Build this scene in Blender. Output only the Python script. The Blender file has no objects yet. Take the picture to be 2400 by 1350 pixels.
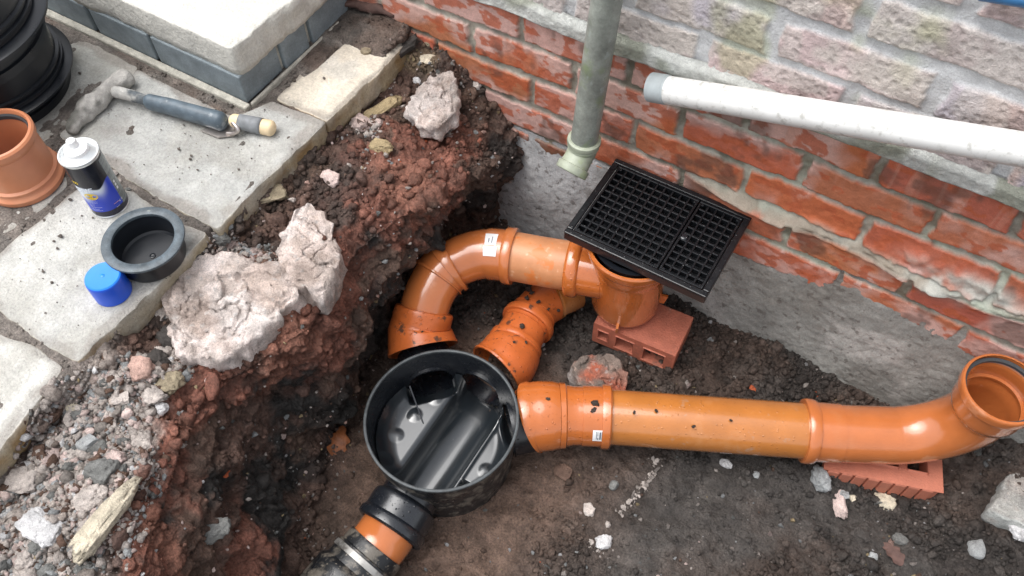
import bpy, math, random
import numpy as np
from mathutils import Matrix, Vector
from mathutils.bvhtree import BVHTree

# ------------------------------------------------------------------ camera, light, exposure
SC = bpy.context.scene
COL = SC.collection
F = 2022.7                                     # focal length in pixels of the 2400 px wide photograph
TILT, ROLL, YAW = .982, -.024, -.565
CAM = np.array([.666, -1.104, 1.056])
def cam_axes():
    cy, sy = math.cos(YAW), math.sin(YAW)
    fwd = np.array([sy*math.cos(TILT), cy*math.cos(TILT), -math.sin(TILT)])
    right = np.array([cy, -sy, 0.]); up = np.cross(right, fwd)
    return (math.cos(ROLL)*right+math.sin(ROLL)*up, -math.sin(ROLL)*right+math.cos(ROLL)*up, fwd)
AX, AY, AZ = cam_axes()
cd = bpy.data.cameras.new('camera'); cam = bpy.data.objects.new('camera', cd); COL.objects.link(cam)
cam.matrix_world = Matrix(((AX[0], AY[0], -AZ[0], CAM[0]), (AX[1], AY[1], -AZ[1], CAM[1]), (AX[2], AY[2], -AZ[2], CAM[2]), (0, 0, 0, 1)))
cd.sensor_width = 36; cd.lens = F/2400*36; cd.clip_start = .02; cd.clip_end = 200
SC.camera = cam

SUN = np.array([-.30, -.15, .91]); SUN /= np.linalg.norm(SUN)
w = bpy.data.worlds.new('World'); SC.world = w; w.use_nodes = True
nt = w.node_tree; bg = nt.nodes['Background']
sky = nt.nodes.new('ShaderNodeTexSky'); sky.sky_type = 'NISHITA'; sky.sun_disc = False
sky.sun_elevation = math.asin(SUN[2]); sky.sun_rotation = math.atan2(SUN[0], SUN[1])
sky.air_density = 1.0; sky.dust_density = 4.0
hs = nt.nodes.new('ShaderNodeHueSaturation'); hs.inputs['Saturation'].default_value = .22
nt.links.new(sky.outputs[0], hs.inputs['Color']); nt.links.new(hs.outputs[0], bg.inputs[0])
bg.inputs[1].default_value = .15
sd = bpy.data.lights.new('sun', 'SUN'); sd.energy = 1.15; sd.angle = math.radians(55); sd.color = (1, .985, .97)
so = bpy.data.objects.new('sun', sd); COL.objects.link(so)
so.rotation_euler = Vector(SUN).to_track_quat('Z', 'Y').to_euler()
SC.view_settings.view_transform = 'Standard'; SC.view_settings.look = 'None'
SC.view_settings.exposure = 0.8; SC.view_settings.gamma = 1

# ------------------------------------------------------------------ pixel -> world helpers (survey of the photograph)
def ray(x, y): return AZ+AX*(x-1200)/F-AY*(y-675)/F
def at(x, y, z):
    d = ray(x, y); return CAM+d*(z-CAM[2])/d[2]
def aty(x, y, Y):
    d = ray(x, y); return CAM+d*(Y-CAM[1])/d[1]
def pr(P):
    d = np.asarray(P)-CAM; k = d@AZ
    return np.stack([1200+F*(d@AX)/k, 675-F*(d@AY)/k], -1)

# ------------------------------------------------------------------ noise
def _h(ix, iy, iz, s):
    n = (ix*374761393+iy*668265263+iz*2147483647+s*1274126177) & 0xffffffff
    n = ((n ^ (n >> 13))*1274126177) & 0xffffffff
    n = ((n ^ (n >> 16))*2246822519) & 0xffffffff
    return ((n ^ (n >> 15)) & 0xffffff)/16777215.
def vnoise(P, s=0):
    f = np.floor(P); i = f.astype(np.int64); t = P-f; t = t*t*t*(t*(t*6-15)+10)
    r = 0
    for a in (0, 1):
        wa = t[:, 0] if a else 1-t[:, 0]
        for b in (0, 1):
            wb = t[:, 1] if b else 1-t[:, 1]
            for c in (0, 1):
                wc = t[:, 2] if c else 1-t[:, 2]
                r = r+wa*wb*wc*_h(i[:, 0]+a, i[:, 1]+b, i[:, 2]+c, s)
    return r*2-1
def fbm(P, scale, oct=4, s=0, gain=.5):
    r = 0; a = 1; P = P*scale
    for o in range(oct):
        r = r+a*vnoise(P, s+o*17); a *= gain; P = P*2.03+11.3
    return r
def worley(P, scale, s=0):
    P = P*scale; i = np.floor(P).astype(np.int64); best = np.full(len(P), 9.); idv = np.zeros(len(P))
    for a in (-1, 0, 1):
        for b in (-1, 0, 1):
            for c in (-1, 0, 1):
                x, y, z = i[:, 0]+a, i[:, 1]+b, i[:, 2]+c
                d = (x+_h(x, y, z, s)-P[:, 0])**2+(y+_h(x, y, z, s+1)-P[:, 1])**2+(z+_h(x, y, z, s+2)-P[:, 2])**2
                m = d < best; best = np.where(m, d, best); idv = np.where(m, _h(x, y, z, s+3), idv)
    return np.sqrt(best), idv
def sstep(a, b, x):
    t = np.clip((x-a)/(b-a), 0, 1); return t*t*(3-2*t)
def lerp(a, b, t): return a+(b-a)*t

# ------------------------------------------------------------------ object helpers
def link(o): COL.objects.link(o); return o
def thing(name, label, cat, loc, group=None):
    o = link(bpy.data.objects.new(name, None)); o.location = [float(v) for v in loc]; o.empty_display_size = .05
    o['label'] = label; o['category'] = cat
    if group: o['group'] = group
    return o
def tag(o, label, cat, group=None):
    o['label'] = label; o['category'] = cat
    if group: o['group'] = group
    return o
def root_loc(o):
    p = np.zeros(3)
    while o is not None: p = p+np.array(o.location); o = o.parent
    return p
def mesh(name, V, Fc, mat, parent=None, col=None, smooth=True, origin=None):
    """V world coordinates; Fc list of index arrays (all quads / tris) or python lists"""
    V = np.asarray(V, float)
    off = root_loc(parent) if parent is not None else (np.zeros(3) if origin is None else np.asarray(origin, float))
    me = bpy.data.meshes.new(name)
    if isinstance(Fc, np.ndarray): Fc = [Fc]
    lens = []; idx = []
    for f in Fc:
        if isinstance(f, np.ndarray) and f.ndim == 2:
            lens.append(np.full(len(f), f.shape[1])); idx.append(f.ravel())
        else:
            lens.append(np.array([len(f)])); idx.append(np.asarray(f))
    lens = np.concatenate(lens).astype(np.int32); idx = np.concatenate(idx).astype(np.int32)
    me.vertices.add(len(V)); me.vertices.foreach_set('co', (V-off).astype(np.float32).ravel())
    me.loops.add(len(idx)); me.loops.foreach_set('vertex_index', idx)
    me.polygons.add(len(lens)); st = np.r_[0, np.cumsum(lens)[:-1]].astype(np.int32)
    me.polygons.foreach_set('loop_start', st); me.polygons.foreach_set('loop_total', lens)
    me.polygons.foreach_set('use_smooth', np.full(len(lens), bool(smooth)))
    me.update(calc_edges=True); me.validate()
    if col is not None:
        a = me.attributes.new('Col', 'FLOAT_COLOR', 'POINT')
        c = np.ones((len(V), 4), np.float32); c[:, :3] = col; a.data.foreach_set('color', c.ravel())
    if mat is not None: me.materials.append(mat)
    o = link(bpy.data.objects.new(name, me))
    if parent is not None: o.parent = parent
    elif origin is not None: o.location = [float(v) for v in origin]
    return o
def grid_faces(n, m, cu=False, cv=False):
    i = np.arange(n if cu else n-1); j = np.arange(m if cv else m-1)
    I, J = np.meshgrid(i, j, indexing='ij'); I = I.ravel(); J = J.ravel()
    I2 = (I+1) % n; J2 = (J+1) % m
    return np.stack([I*m+J, I2*m+J, I2*m+J2, I*m+J2], 1)
class MB:
    """collects pieces into one mesh"""
    def __init__(s): s.V = []; s.F = []; s.C = []; s.n = 0
    def add(s, V, Fs, col=None):
        V = np.asarray(V, float)
        if isinstance(Fs, np.ndarray): Fs = [Fs]
        for f in Fs: s.F.append((np.asarray(f)+s.n))
        s.V.append(V); s.C.append(np.broadcast_to(np.asarray(col if col is not None else (1, 1, 1), float), (len(V), 3))); s.n += len(V); return s
    def build(s, name, mat, parent=None, usecol=False, smooth=True, origin=None):
        return mesh(name, np.concatenate(s.V), s.F, mat, parent, np.concatenate(s.C) if usecol else None, smooth, origin)
def bevel(o, wd=.002, seg=2, ang=35):
    m = o.modifiers.new('bevel', 'BEVEL'); m.width = wd; m.segments = seg; m.limit_method = 'ANGLE'; m.angle_limit = math.radians(ang)
    return o
def box_vf(lo, hi):
    x0, y0, z0 = lo; x1, y1, z1 = hi
    V = np.array([(x0, y0, z0), (x1, y0, z0), (x1, y1, z0), (x0, y1, z0), (x0, y0, z1), (x1, y0, z1), (x1, y1, z1), (x0, y1, z1)], float)
    return V, np.array([(0, 3, 2, 1), (4, 5, 6, 7), (0, 1, 5, 4), (1, 2, 6, 5), (2, 3, 7, 6), (3, 0, 4, 7)])
# --- swept pipes
class Path:
    def __init__(s, pts, n=300, smooth=True):
        P = np.asarray(pts, float)
        if smooth and len(P) > 2:
            Q = np.vstack([2*P[0]-P[1], P, 2*P[-1]-P[-2]]); out = []
            k = max(4, n//(len(P)-1))
            for i in range(1, len(Q)-2):
                t = np.linspace(0, 1, k, endpoint=False)[:, None]
                p0, p1, p2, p3 = Q[i-1], Q[i], Q[i+1], Q[i+2]
                out.append(.5*((2*p1)+(-p0+p2)*t+(2*p0-5*p1+4*p2-p3)*t*t+(-p0+3*p1-3*p2+p3)*t**3))
            P = np.vstack(out+[P[-1:]])
        s.P = P; d = np.linalg.norm(np.diff(P, axis=0), axis=1); s.S = np.r_[0, np.cumsum(d)]; s.L = s.S[-1]
    def p(s, t):
        t = np.asarray(t, float); c = np.clip(t, 0, s.L)
        X = np.stack([np.interp(c, s.S, s.P[:, k]) for k in range(3)], -1)
        over = (t-c)[..., None]
        return X+over*np.where((t < 0)[..., None], s.tan(np.zeros_like(t)), s.tan(np.full_like(t, s.L)))
    def tan(s, t):
        t = np.clip(np.asarray(t, float), 0, s.L); e = max(s.L*.006, 1e-4)
        a = np.clip(t-e, 0, s.L); b = np.clip(t+e, 0, s.L)
        A = np.stack([np.interp(a, s.S, s.P[:, k]) for k in range(3)], -1); B = np.stack([np.interp(b, s.S, s.P[:, k]) for k in range(3)], -1)
        d = B-A; return d/np.linalg.norm(d, axis=-1, keepdims=True)
    def frames(s, t):
        T = s.tan(t); U = []; ref = np.array([0, 0, 1.]) if abs(T[0][2]) < .9 else np.array([0, -1., 0])
        for k in range(len(T)):
            u = ref-T[k]*(ref@T[k]); u /= np.linalg.norm(u); U.append(u); ref = u
        U = np.array(U); return T, U, np.cross(T, U)
def rings(path, t, r, seg=56, ex=1.):
    T, U, W = path.frames(t); th = np.linspace(0, 2*math.pi, seg, endpoint=False)
    X = path.p(t)
    r = np.broadcast_to(np.asarray(r, float), np.shape(t))
    return (X[:, None]+r[:, None, None]*(np.cos(th)[None, :, None]*U[:, None]+ex*np.sin(th)[None, :, None]*W[:, None])).reshape(-1, 3)
def densify(prof, step=.006):
    t = [prof[0][0]]; r = [prof[0][1]]
    for (a, ra), (b, rb) in zip(prof[:-1], prof[1:]):
        n = max(1, int(abs(b-a)/step))
        for k in range(1, n+1): t.append(a+(b-a)*k/n); r.append(ra+(rb-ra)*k/n)
    return np.array(t), np.array(r)
def tube_vf(path, prof, wall=.0035, seg=56, cap=False):
    """prof: (distance along path, outer radius). closed skin: outside out, inside back"""
    t, r = densify(prof)
    V = rings(path, t, r, seg)
    if cap:
        n = len(t); Fs = [grid_faces(n, seg, cv=True)[:, ::-1]]
        Fs.append(np.arange(seg)[::-1].copy()); Fs.append(np.arange(seg)+(n-1)*seg)
        return V, Fs
    V2 = rings(path, t[::-1], r[::-1]-wall, seg)
    # frames of the reversed run turn the other way: rebuild from the same frames instead
    V2 = V.reshape(len(t), seg, 3); C = path.p(t)[:, None]
    V2 = (C+(V2-C)*((r-wall)/r)[:, None, None])[::-1].reshape(-1, 3)
    n = 2*len(t)
    return np.vstack([V, V2]), [grid_faces(n, seg, cu=True, cv=True)[:, ::-1]]
def pipe(name, path, prof, mat, parent, wall=.0035, seg=56, cap=False):
    V, Fs = tube_vf(path, prof, wall, seg, cap)
    o = mesh(name, V, Fs, mat, parent)
    m = o.modifiers.new('split', 'EDGE_SPLIT'); m.split_angle = math.radians(38); m.use_edge_sharp = False
    return o
def lathe_vf(c, prof, seg=64, axis=(0, 0, 1)):
    c = np.asarray(c, float); a = np.asarray(axis, float); a /= np.linalg.norm(a)
    ref = np.array([1., 0, 0]) if abs(a[0]) < .9 else np.array([0, 1., 0]); u = ref-a*(ref@a); u /= np.linalg.norm(u); v = np.cross(a, u)
    th = np.linspace(0, 2*math.pi, seg, endpoint=False)
    P = np.array(prof, float)
    V = c+P[:, 1][:, None, None]*a+P[:, 0][:, None, None]*(np.cos(th)[None, :, None]*u+np.sin(th)[None, :, None]*v)
    return V.reshape(-1, 3), [grid_faces(len(P), seg, cv=True)[:, ::-1]]
def lathe(name, c, prof, mat, parent, seg=64, axis=(0, 0, 1), split=35, closed=False):
    V, Fs = lathe_vf(c, prof, seg, axis)
    if closed: Fs = [grid_faces(len(prof), seg, cu=True, cv=True)[:, ::-1]]
    o = mesh(name, V, Fs, mat, parent)
    m = o.modifiers.new('split', 'EDGE_SPLIT'); m.split_angle = math.radians(split); m.use_edge_sharp = False
    return o
# --- stones
_ico = {}
def ico(n):
    if n not in _ico:
        import bmesh
        b = bmesh.new(); bmesh.ops.create_icosphere(b, subdivisions=n, radius=1)
        b.verts.ensure_lookup_table()
        _ico[n] = (np.array([v.co[:] for v in b.verts]), np.array([[v.index for v in f.verts] for f in b.faces])); b.free()
    return _ico[n]
def rock_vf(c, size, seed, n=3, rough=.25, rz=0., tilt=0., box=1., crisp=0.):
    V, Fc = ico(n); rs = np.random.RandomState(seed)
    D = V.copy()
    for k in range(9):                                   # chip flat facets off
        d = rs.normal(size=3); d /= np.linalg.norm(d); h = rs.uniform(.55, .9)
        m = D@d; D = D-np.where(m > h, (m-h), 0)[:, None]*d*.9
    if box != 1.: D = np.sign(D)*np.abs(D)**box
    D = D*(1+rough*fbm(V+seed*3.1, 1.7, 3, seed)[:, None]*.6+crisp*fbm(V+seed*1.7, 6., 3, seed+2)[:, None])
    D = D*np.asarray(size)
    if tilt:
        ct, s_ = math.cos(tilt), math.sin(tilt); D = np.stack([D[:, 0], ct*D[:, 1]-s_*D[:, 2], s_*D[:, 1]+ct*D[:, 2]], 1)
    cz, sz = math.cos(rz), math.sin(rz); D = np.stack([cz*D[:, 0]-sz*D[:, 1], sz*D[:, 0]+cz*D[:, 1], D[:, 2]], 1)
    return D+np.asarray(c), Fc

# ------------------------------------------------------------------ materials
def mat(name, color=None, rough=.5, attr=False, var=.0, vscale=40., bump=(), spec=.5, coat=0., metal=0., spots=(), rvar=0., drops=0., fine=0.):
    m = bpy.data.materials.new(name); m.use_nodes = True; N = m.node_tree.nodes; L = m.node_tree.links
    b = N['Principled BSDF']; tc = N.new('ShaderNodeTexCoord'); O = tc.outputs['Object']
    def noise(scale, det=4., ro=.55):
        n = N.new('ShaderNodeTexNoise'); n.inputs['Scale'].default_value = scale; n.inputs['Detail'].default_value = det; n.inputs['Roughness'].default_value = ro
        L.new(O, n.inputs['Vector']); return n.outputs['Fac']
    def rng(src, a, b_, c, d):
        r = N.new('ShaderNodeMapRange'); r.inputs[1].default_value = a; r.inputs[2].default_value = b_; r.inputs[3].default_value = c; r.inputs[4].default_value = d
        L.new(src, r.inputs[0]); return r.outputs[0]
    if attr:
        a = N.new('ShaderNodeAttribute'); a.attribute_name = 'Col'; c = a.outputs['Color']
    else:
        r = N.new('ShaderNodeRGB'); r.outputs[0].default_value = (*color, 1); c = r.outputs[0]
    def mul(c, f):
        x = N.new('ShaderNodeMix'); x.data_type = 'RGBA'; x.blend_type = 'MULTIPLY'; x.inputs[0].default_value = 1
        cc = N.new('ShaderNodeCombineColor')
        for k in range(3): L.new(f, cc.inputs[k])
        L.new(c, x.inputs[6]); L.new(cc.outputs[0], x.inputs[7]); return x.outputs[2]
    if var: c = mul(c, rng(noise(vscale), .3, .7, 1-var, 1+var))
    if fine: c = mul(c, rng(noise(vscale*9, 3, .7), .3, .7, 1-fine, 1+fine))
    for (sc_, lo, hi, col_, amt) in spots:               # patches of another colour (dirt, lime, drops of mud)
        f = rng(noise(sc_, 5, .6), lo, hi, 0, amt)
        x = N.new('ShaderNodeMix'); x.data_type = 'RGBA'; L.new(f, x.inputs[0]); L.new(c, x.inputs[6]); x.inputs[7].default_value = (*col_, 1); c = x.outputs[2]
    L.new(c, b.inputs['Base Color'])
    b.inputs['Roughness'].default_value = rough; b.inputs['Specular IOR Level'].default_value = spec
    b.inputs['Metallic'].default_value = metal; b.inputs['Coat Weight'].default_value = coat; b.inputs['Coat Roughness'].default_value = .06
    if rvar: L.new(rng(noise(vscale*.7+7), .3, .7, max(.03, rough-rvar), min(1, rough+rvar)), b.inputs['Roughness'])
    prev = None
    def addbump(h, dist):
        nonlocal prev
        q = N.new('ShaderNodeBump'); q.inputs['Distance'].default_value = dist; q.inputs['Strength'].default_value = 1
        L.new(h, q.inputs['Height'])
        if prev is not None: L.new(prev, q.inputs['Normal'])
        prev = q.outputs[0]
    for (sc_, dist) in bump: addbump(noise(sc_, 5, .6), dist)
    if drops:
        for sc_, thr, dist in ((95., .2, .0018), (210., .17, .001)):
            v = N.new('ShaderNodeTexVoronoi'); v.inputs['Scale'].default_value = sc_; L.new(O, v.inputs['Vector'])
            h = rng(v.outputs['Distance'], thr*.45, thr, 1, 0); addbump(h, dist*drops)
    if prev is not None: L.new(prev, b.inputs['Normal'])
    return m
MUD = (.10, .072, .056)
M = dict(
 soil=mat('soil', attr=True, rough=.62, var=.35, vscale=30, fine=.45, rvar=.25, bump=((160, .006), (520, .0025)), spec=.35),
 stone=mat('stone', attr=True, rough=.8, var=.2, vscale=60, fine=.28, bump=((180, .005), (600, .002)), spec=.3),
 lump=mat('lime_concrete', attr=True, rough=.9, var=.2, vscale=45, fine=.28, bump=((140, .006), (430, .003)), spec=.2),
 slab=mat('sandstone', attr=True, rough=.75, var=.14, vscale=22, fine=.17, bump=((60, .005), (300, .002)), spec=.3,
          spots=((70., .68, .74, (.17, .16, .145), .7), (9., .60, .72, (.33, .31, .27), .5))),
 step=mat('step_stone', (.60, .585, .535), rough=.8, var=.10, vscale=20, fine=.14, bump=((90, .004), (400, .001)), spots=((12., .62, .75, (.62, .57, .46), .55),)),
 bluebrick=mat('blue_brick', (.19, .225, .245), rough=.6, var=.22, vscale=30, fine=.15, bump=((200, .001),), spots=((60., .68, .72, (.03, .03, .035), .8),)),
 mortar=mat('mortar', (.46, .44, .38), rough=.9, var=.2, vscale=60, fine=.2, bump=((200, .003),)),
 wall=mat('brick', attr=True, rough=.5, var=.12, vscale=55, fine=.14, rvar=.2, bump=((260, .0012), (800, .0006)), spec=.45),
 rustic=mat('rustic_brick', attr=True, rough=.8, var=.14, vscale=60, fine=.14, bump=((240, .003), (700, .001)), spec=.3),
 footing=mat('concrete', attr=True, rough=.75, var=.12, vscale=35, fine=.2, bump=((140, .0018), (420, .001)), spec=.35,
             spots=((60., .585, .64, (.09, .076, .066), .6), (21., .575, .66, (.14, .125, .11), .5))),
 orange=mat('orange_plastic', (.50, .138, .030), rough=.2, var=.05, vscale=25, drops=.55, spec=.5, coat=1., spots=((6., .5, .7, (.55, .26, .13), .35), (110., .74, .78, (.2, .09, .04), .5),)),
 orange_dirty=mat('muddy_orange_plastic', (.52, .125, .03), rough=.32, var=.12, vscale=25, drops=.7, spots=((38., .60, .66, (.06, .04, .03), .9), (120., .66, .71, (.09, .055, .04), .8))),
 orange_dry=mat('dry_orange_plastic', (.50, .150, .042), rough=.22, coat=1., var=.07, vscale=22, spots=((16., .60, .68, (.66, .31, .17), .5), (7., .52, .72, (.50, .24, .12), .4), (130., .72, .76, (.3, .16, .09), .5)), bump=((300, .0003),)),
 orange_pale=mat('scuffed_orange_plastic', (.54, .235, .105), rough=.4, var=.12, vscale=30, spots=((17., .57, .62, (.62, .17, .03), .75), (60., .64, .68, (.66, .40, .25), .7)), bump=((200, .0004),)),
 orange_pipe=mat('glazed_orange_pipe', (.46, .165, .036), coat=1., rough=.24, var=.10, vscale=18, drops=.4, spots=((20., .64, .72, (.36, .29, .23), .6), (9., .56, .7, (.52, .27, .13), .5), (14., .66, .72, (.42, .29, .19), .6), (60., .72, .76, (.30, .17, .09), .5))),
 orange_dusty=mat('dusty_orange_plastic', (.56, .215, .105), rough=.4, var=.08, vscale=22, spots=((12., .55, .72, (.60, .32, .20), .5),)),
 inner=mat('orange_plastic_inside', (.50, .12, .02), rough=.35, var=.06),
 black=mat('black_plastic', (.009, .011, .015), rough=.27, rvar=.08, vscale=30, drops=.55, spec=.9),
 grid_black=mat('grid_plastic', (.006, .007, .009), rough=.33, spec=.5, rvar=.08, drops=.3),
 wet_bench=mat('wet_black_plastic', (.013, .017, .021), rough=.28, coat=1., spec=.8, var=.15, vscale=25, spots=((60., .66, .72, (.10, .10, .10), .5),)),
 black_dry=mat('dry_black_plastic', (.010, .012, .016), rough=.34, rvar=.08, vscale=30, spec=.5),
 black_dirty=mat('muddy_black_plastic', (.012, .013, .015), rough=.38, rvar=.15, vscale=30, bump=((250, .0006),), spots=((30., .52, .60, (.16, .14, .115), .75), (140., .6, .66, (.24, .21, .17), .7))),
 black_rim=mat('scuffed_black_rim', (.06, .068, .072), rough=.5, var=.4, vscale=50),
 cap_rim=mat('scratched_cap_rim', (.075, .095, .11), rough=.45, var=.4, vscale=70, fine=.3, spots=((45., .66, .70, (.3, .3, .26), .8),)),
 rubber=mat('grey_rubber', (.05, .055, .06), rough=.5),
 white=mat('white_pipe', (.80, .80, .78), rough=.42, var=.04, vscale=15, spots=((9., .45, .7, (.58, .58, .55), .6), (70., .54, .68, (.34, .33, .29), .6), (26., .62, .72, (.45, .44, .40), .5))),
 grey=mat('grey_plastic', (.38, .42, .43), rough=.5, var=.1, vscale=60),
 lead=mat('green_grey_metal', (.255, .275, .245), rough=.42, var=.35, vscale=22, fine=.12, spots=((14., .52, .62, (.20, .26, .11), .6), (50., .62, .68, (.30, .34, .32), .7), (90., .70, .73, (.09, .10, .08), .7)), bump=((120, .0008),)),
 shoe=mat('weathered_shoe', (.37, .40, .31), rough=.4, var=.22, vscale=40, spots=((25., .52, .64, (.30, .36, .17), .6),)),
 steel=mat('steel', (.55, .50, .47), rough=.3, metal=.9, var=.2, spots=((60., .6, .68, (.2, .15, .12), .5),)),
 dirty_steel=mat('dirty_steel', (.40, .39, .37), rough=.5, metal=.7, var=.3, spots=((35., .5, .62, (.10, .09, .08), .8),)),
 wood=mat('pale_wood', (.72, .57, .36), rough=.55, var=.1, vscale=60, spots=((50., .66, .72, (.3, .2, .12), .5),)),
 greypaint=mat('grey_paint', (.19, .20, .21), rough=.6, var=.25, vscale=70),
 cement=mat('cement_crust', attr=True, rough=.85, var=.18, vscale=80, fine=.18, bump=((160, .003), (500, .001))),
 grip=mat('rubber_grip', (.09, .12, .145), rough=.42, var=.3, vscale=50, bump=((150, .0006),), spots=((60., .62, .68, (.3, .32, .33), .6),)),
 blue=mat('blue_plastic', (.012, .085, .60), rough=.3, var=.05), bluetop=mat('cap_top_blue', (.018, .22, .78), rough=.33, var=.06),  # bluetop: lighter blue for the top of the same cap
 tin=mat('tinned_steel', (.72, .74, .74), rough=.25, metal=.6), whiteplastic=mat('white_plastic', (.82, .82, .82), rough=.35),
 print=mat('printed_label', attr=True, rough=.25, spec=.5), paper=mat('sticker', (.80, .80, .80), rough=.4), ink=mat('ink', (.12, .14, .17), rough=.5),
 yellow=mat('yellow_ink', (.80, .56, .03), rough=.4), whiteink=mat('white_ink', (.78, .82, .88), rough=.4), brownink=mat('brown_ink', (.16, .09, .01), rough=.5), orangeink=mat('orange_ink', (.75, .42, .2), rough=.5),
 newbrick=mat('red_brick', (.43, .135, .082), rough=.6, var=.16, vscale=40, fine=.14, bump=((260, .0018),), spots=((22., .58, .66, (.12, .08, .06), .5), (40., .68, .72, (.6, .5, .45), .7))),
 newbrick2=mat('clean_red_brick', (.46, .155, .095), rough=.65, var=.1, vscale=40, fine=.1, bump=((260, .0014),), spots=((50., .70, .74, (.6, .45, .4), .6),)),
 leaf=mat('dead_leaf', (.26, .085, .028), rough=.5, var=.3, vscale=60, bump=((90, .003),)),
 root=mat('root_bark', (.10, .055, .045), rough=.75, var=.3, vscale=60, bump=((200, .003),)),
 straw=mat('straw', (.5, .38, .2), rough=.6),
 hose=mat('blue_hose', (.05, .17, .36), rough=.35, var=.1),
)

# ------------------------------------------------------------------ the ground: bank, trench face and trench floor as one sheet
def curve(tab):
    t = np.array(sorted(tab), float); return lambda y: np.interp(y, t[:, 0], t[:, 1])
LIP = curve([(-1.6, .16), (-1.3, .07), (-1.09, .02), (-.96, -.05), (-.83, -.10), (-.74, -.06), (-.65, -.03), (-.54, -.05), (-.47, -.06), (-.36, -.03), (-.25, .0), (-.15, .015), (-.06, .0), (.1, -.02)])
FOOT = curve([(-1.6, .26), (-1.3, .19), (-1.1, .14), (-.92, .08), (-.8, .01), (-.71, -.035), (-.56, -.08), (-.46, -.10), (-.31, -.13), (-.15, -.10), (-.05, -.02), (.1, -.02)])
FLOORP = np.array([(.18, -.6, -.578), (.35, -.1, -.533), (.42, -.25, -.55), (-.02, -.2, -.53), (.9, -.3, -.588), (.75, -.33, -.58), (1.02, -.2, -.585), (.62, -.1, -.53), (.6, -.62, -.56), (1.1, -.32, -.585), (.2, -.88, -.592), (-.05, -.6, -.578), (1.15, -.03, -.5), (.5, -.95, -.57), (1.6, -.4, -.5), (.3, -.35, -.56), (.45, -.22, -.535)])
def zfloor(x, y):
    d2 = (x[..., None]-FLOORP[:, 0])**2+(y[..., None]-FLOORP[:, 1])**2+.004
    wgt = 1/d2**1.5; return (wgt*FLOORP[:, 2]).sum(-1)/wgt.sum(-1)
def ztop(x, y):
    z = -.168+.0*x
    z = np.where(x < -.3, -.1225, lerp(-.1225, -.172, sstep(-.272, -.250, x)))
    near = sstep(-.30, -.04, y)
    zw = lerp(np.where(x < -.262, lerp(-.126, -.104, sstep(-.125, -.06, y)), lerp(-.180, -.130, sstep(-.085, -.025, y))), -.27, sstep(-.20, .0, x))
    return lerp(z, np.where(x < -.36, -.112, zw), near)
ys = np.concatenate([np.linspace(-1.5, -1.32, 12, endpoint=False), np.linspace(-1.32, .05, 470)])
ut = np.concatenate([np.linspace(-1.6, -1.0, 20, endpoint=False), np.linspace(-1.0, -.34, 130, endpoint=False)])
na, nf, nl, nr = 105, 150, 420, 30
rows = []
for y in ys:
    Lx, Fx = LIP(y), FOOT(y)
    xa = np.concatenate([ut, np.linspace(-.34, Lx, na, endpoint=False)])
    za = ztop(xa, np.full_like(xa, y)); za = za-.012*sstep(Lx-.06, Lx, xa)
    t = np.linspace(0, 1, nf, endpoint=False); zf = zfloor(np.array(Fx), np.array(y))
    xf = Lx+(Fx-Lx)*t**1.3+.03*np.sin(math.pi*t)*(.35+.5*math.sin(9*y)); zz = za[-1]+(zf-za[-1])*(t*.86+.14*t*t)
    xl = np.concatenate([np.linspace(Fx, 1.5, nl, endpoint=False), np.linspace(1.5, 2.6, nr)])
    zl = zfloor(xl, np.full_like(xl, y))
    rows.append(np.stack([np.concatenate([xa, xf, xl]), np.full(len(ut)+na+nf+nl+nr, y), np.concatenate([za, zz, zl])], 1))
T = np.array(rows); nU = T.shape[1]; nY = len(ys)
iu = np.arange(nU); kind_face = np.zeros(nU); s0 = len(ut)+na
kind_face = sstep(s0-25, s0+12, iu)*(1-sstep(s0+nf-25, s0+nf+15, iu))
kind_floor = sstep(s0+nf-10, s0+nf+25, iu)
fc = np.broadcast_to(kind_face, (nY, nU)).ravel(); fl = np.broadcast_to(kind_floor, (nY, nU)).ravel()
def normals(T):
    du = np.gradient(T, axis=1); dv = np.gradient(T, axis=0); n = np.cross(du, dv)
    return n/np.maximum(np.linalg.norm(n, axis=2, keepdims=True), 1e-9)
Nn = normals(T).reshape(-1, 3); P = T.reshape(-1, 3).copy(); P0 = P.copy()
bank = np.clip((P[:, 0]+.275)/.02, 0, 1)*(1-fc)*(1-fl)
joint = 1-np.clip(bank+fc+fl, 0, 1)
# smooth wet mud round the chamber base, crumbly elsewhere
cx = np.hypot(P[:, 0]-.19, P[:, 1]+.62)
pudd = np.maximum(.75*sstep(.1, .5, fbm(P, 4, 3, 20)+.35)*sstep(.30, .2, np.hypot((P[:, 0]-.82)/1.5, P[:, 1]+.5))*fl, 1-sstep(.20, .36, cx+.05*fbm(P, 9, 2, 5)), sstep(.0, .1, .12-np.abs(P[:, 0]-.27-.35*(P[:, 1]+1.0))-.3*sstep(-.62, -.4, P[:, 1])))*fl
crumb = np.clip(1-.85*pudd, 0, 1)
d = fc*(.034*fbm(P, 6.5, 3, 1)+.016*fbm(P, 19, 3, 2))+fl*(.013*fbm(P, 5, 3, 3)+.007*fbm(P, 22, 2, 4))+bank*(.014*fbm(P, 10, 3, 6))
d = d-fl*crumb*0-.0*joint
P = P+Nn*d[:, None]
w1, id1 = worley(P, 42, 7); w2, id2 = worley(P, 95, 8); w3, id3 = worley(P, 18, 9)
clod = np.clip(1-w1/.75, 0, 1)*np.where(id1 > .35, .013, .004)+np.clip(1-w2/.75, 0, 1)*np.where(id2 > .3, .0055, .001)
big = np.clip(1-w3/.7, 0, 1)*np.where(id3 > .72, .024, 0)
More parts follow.
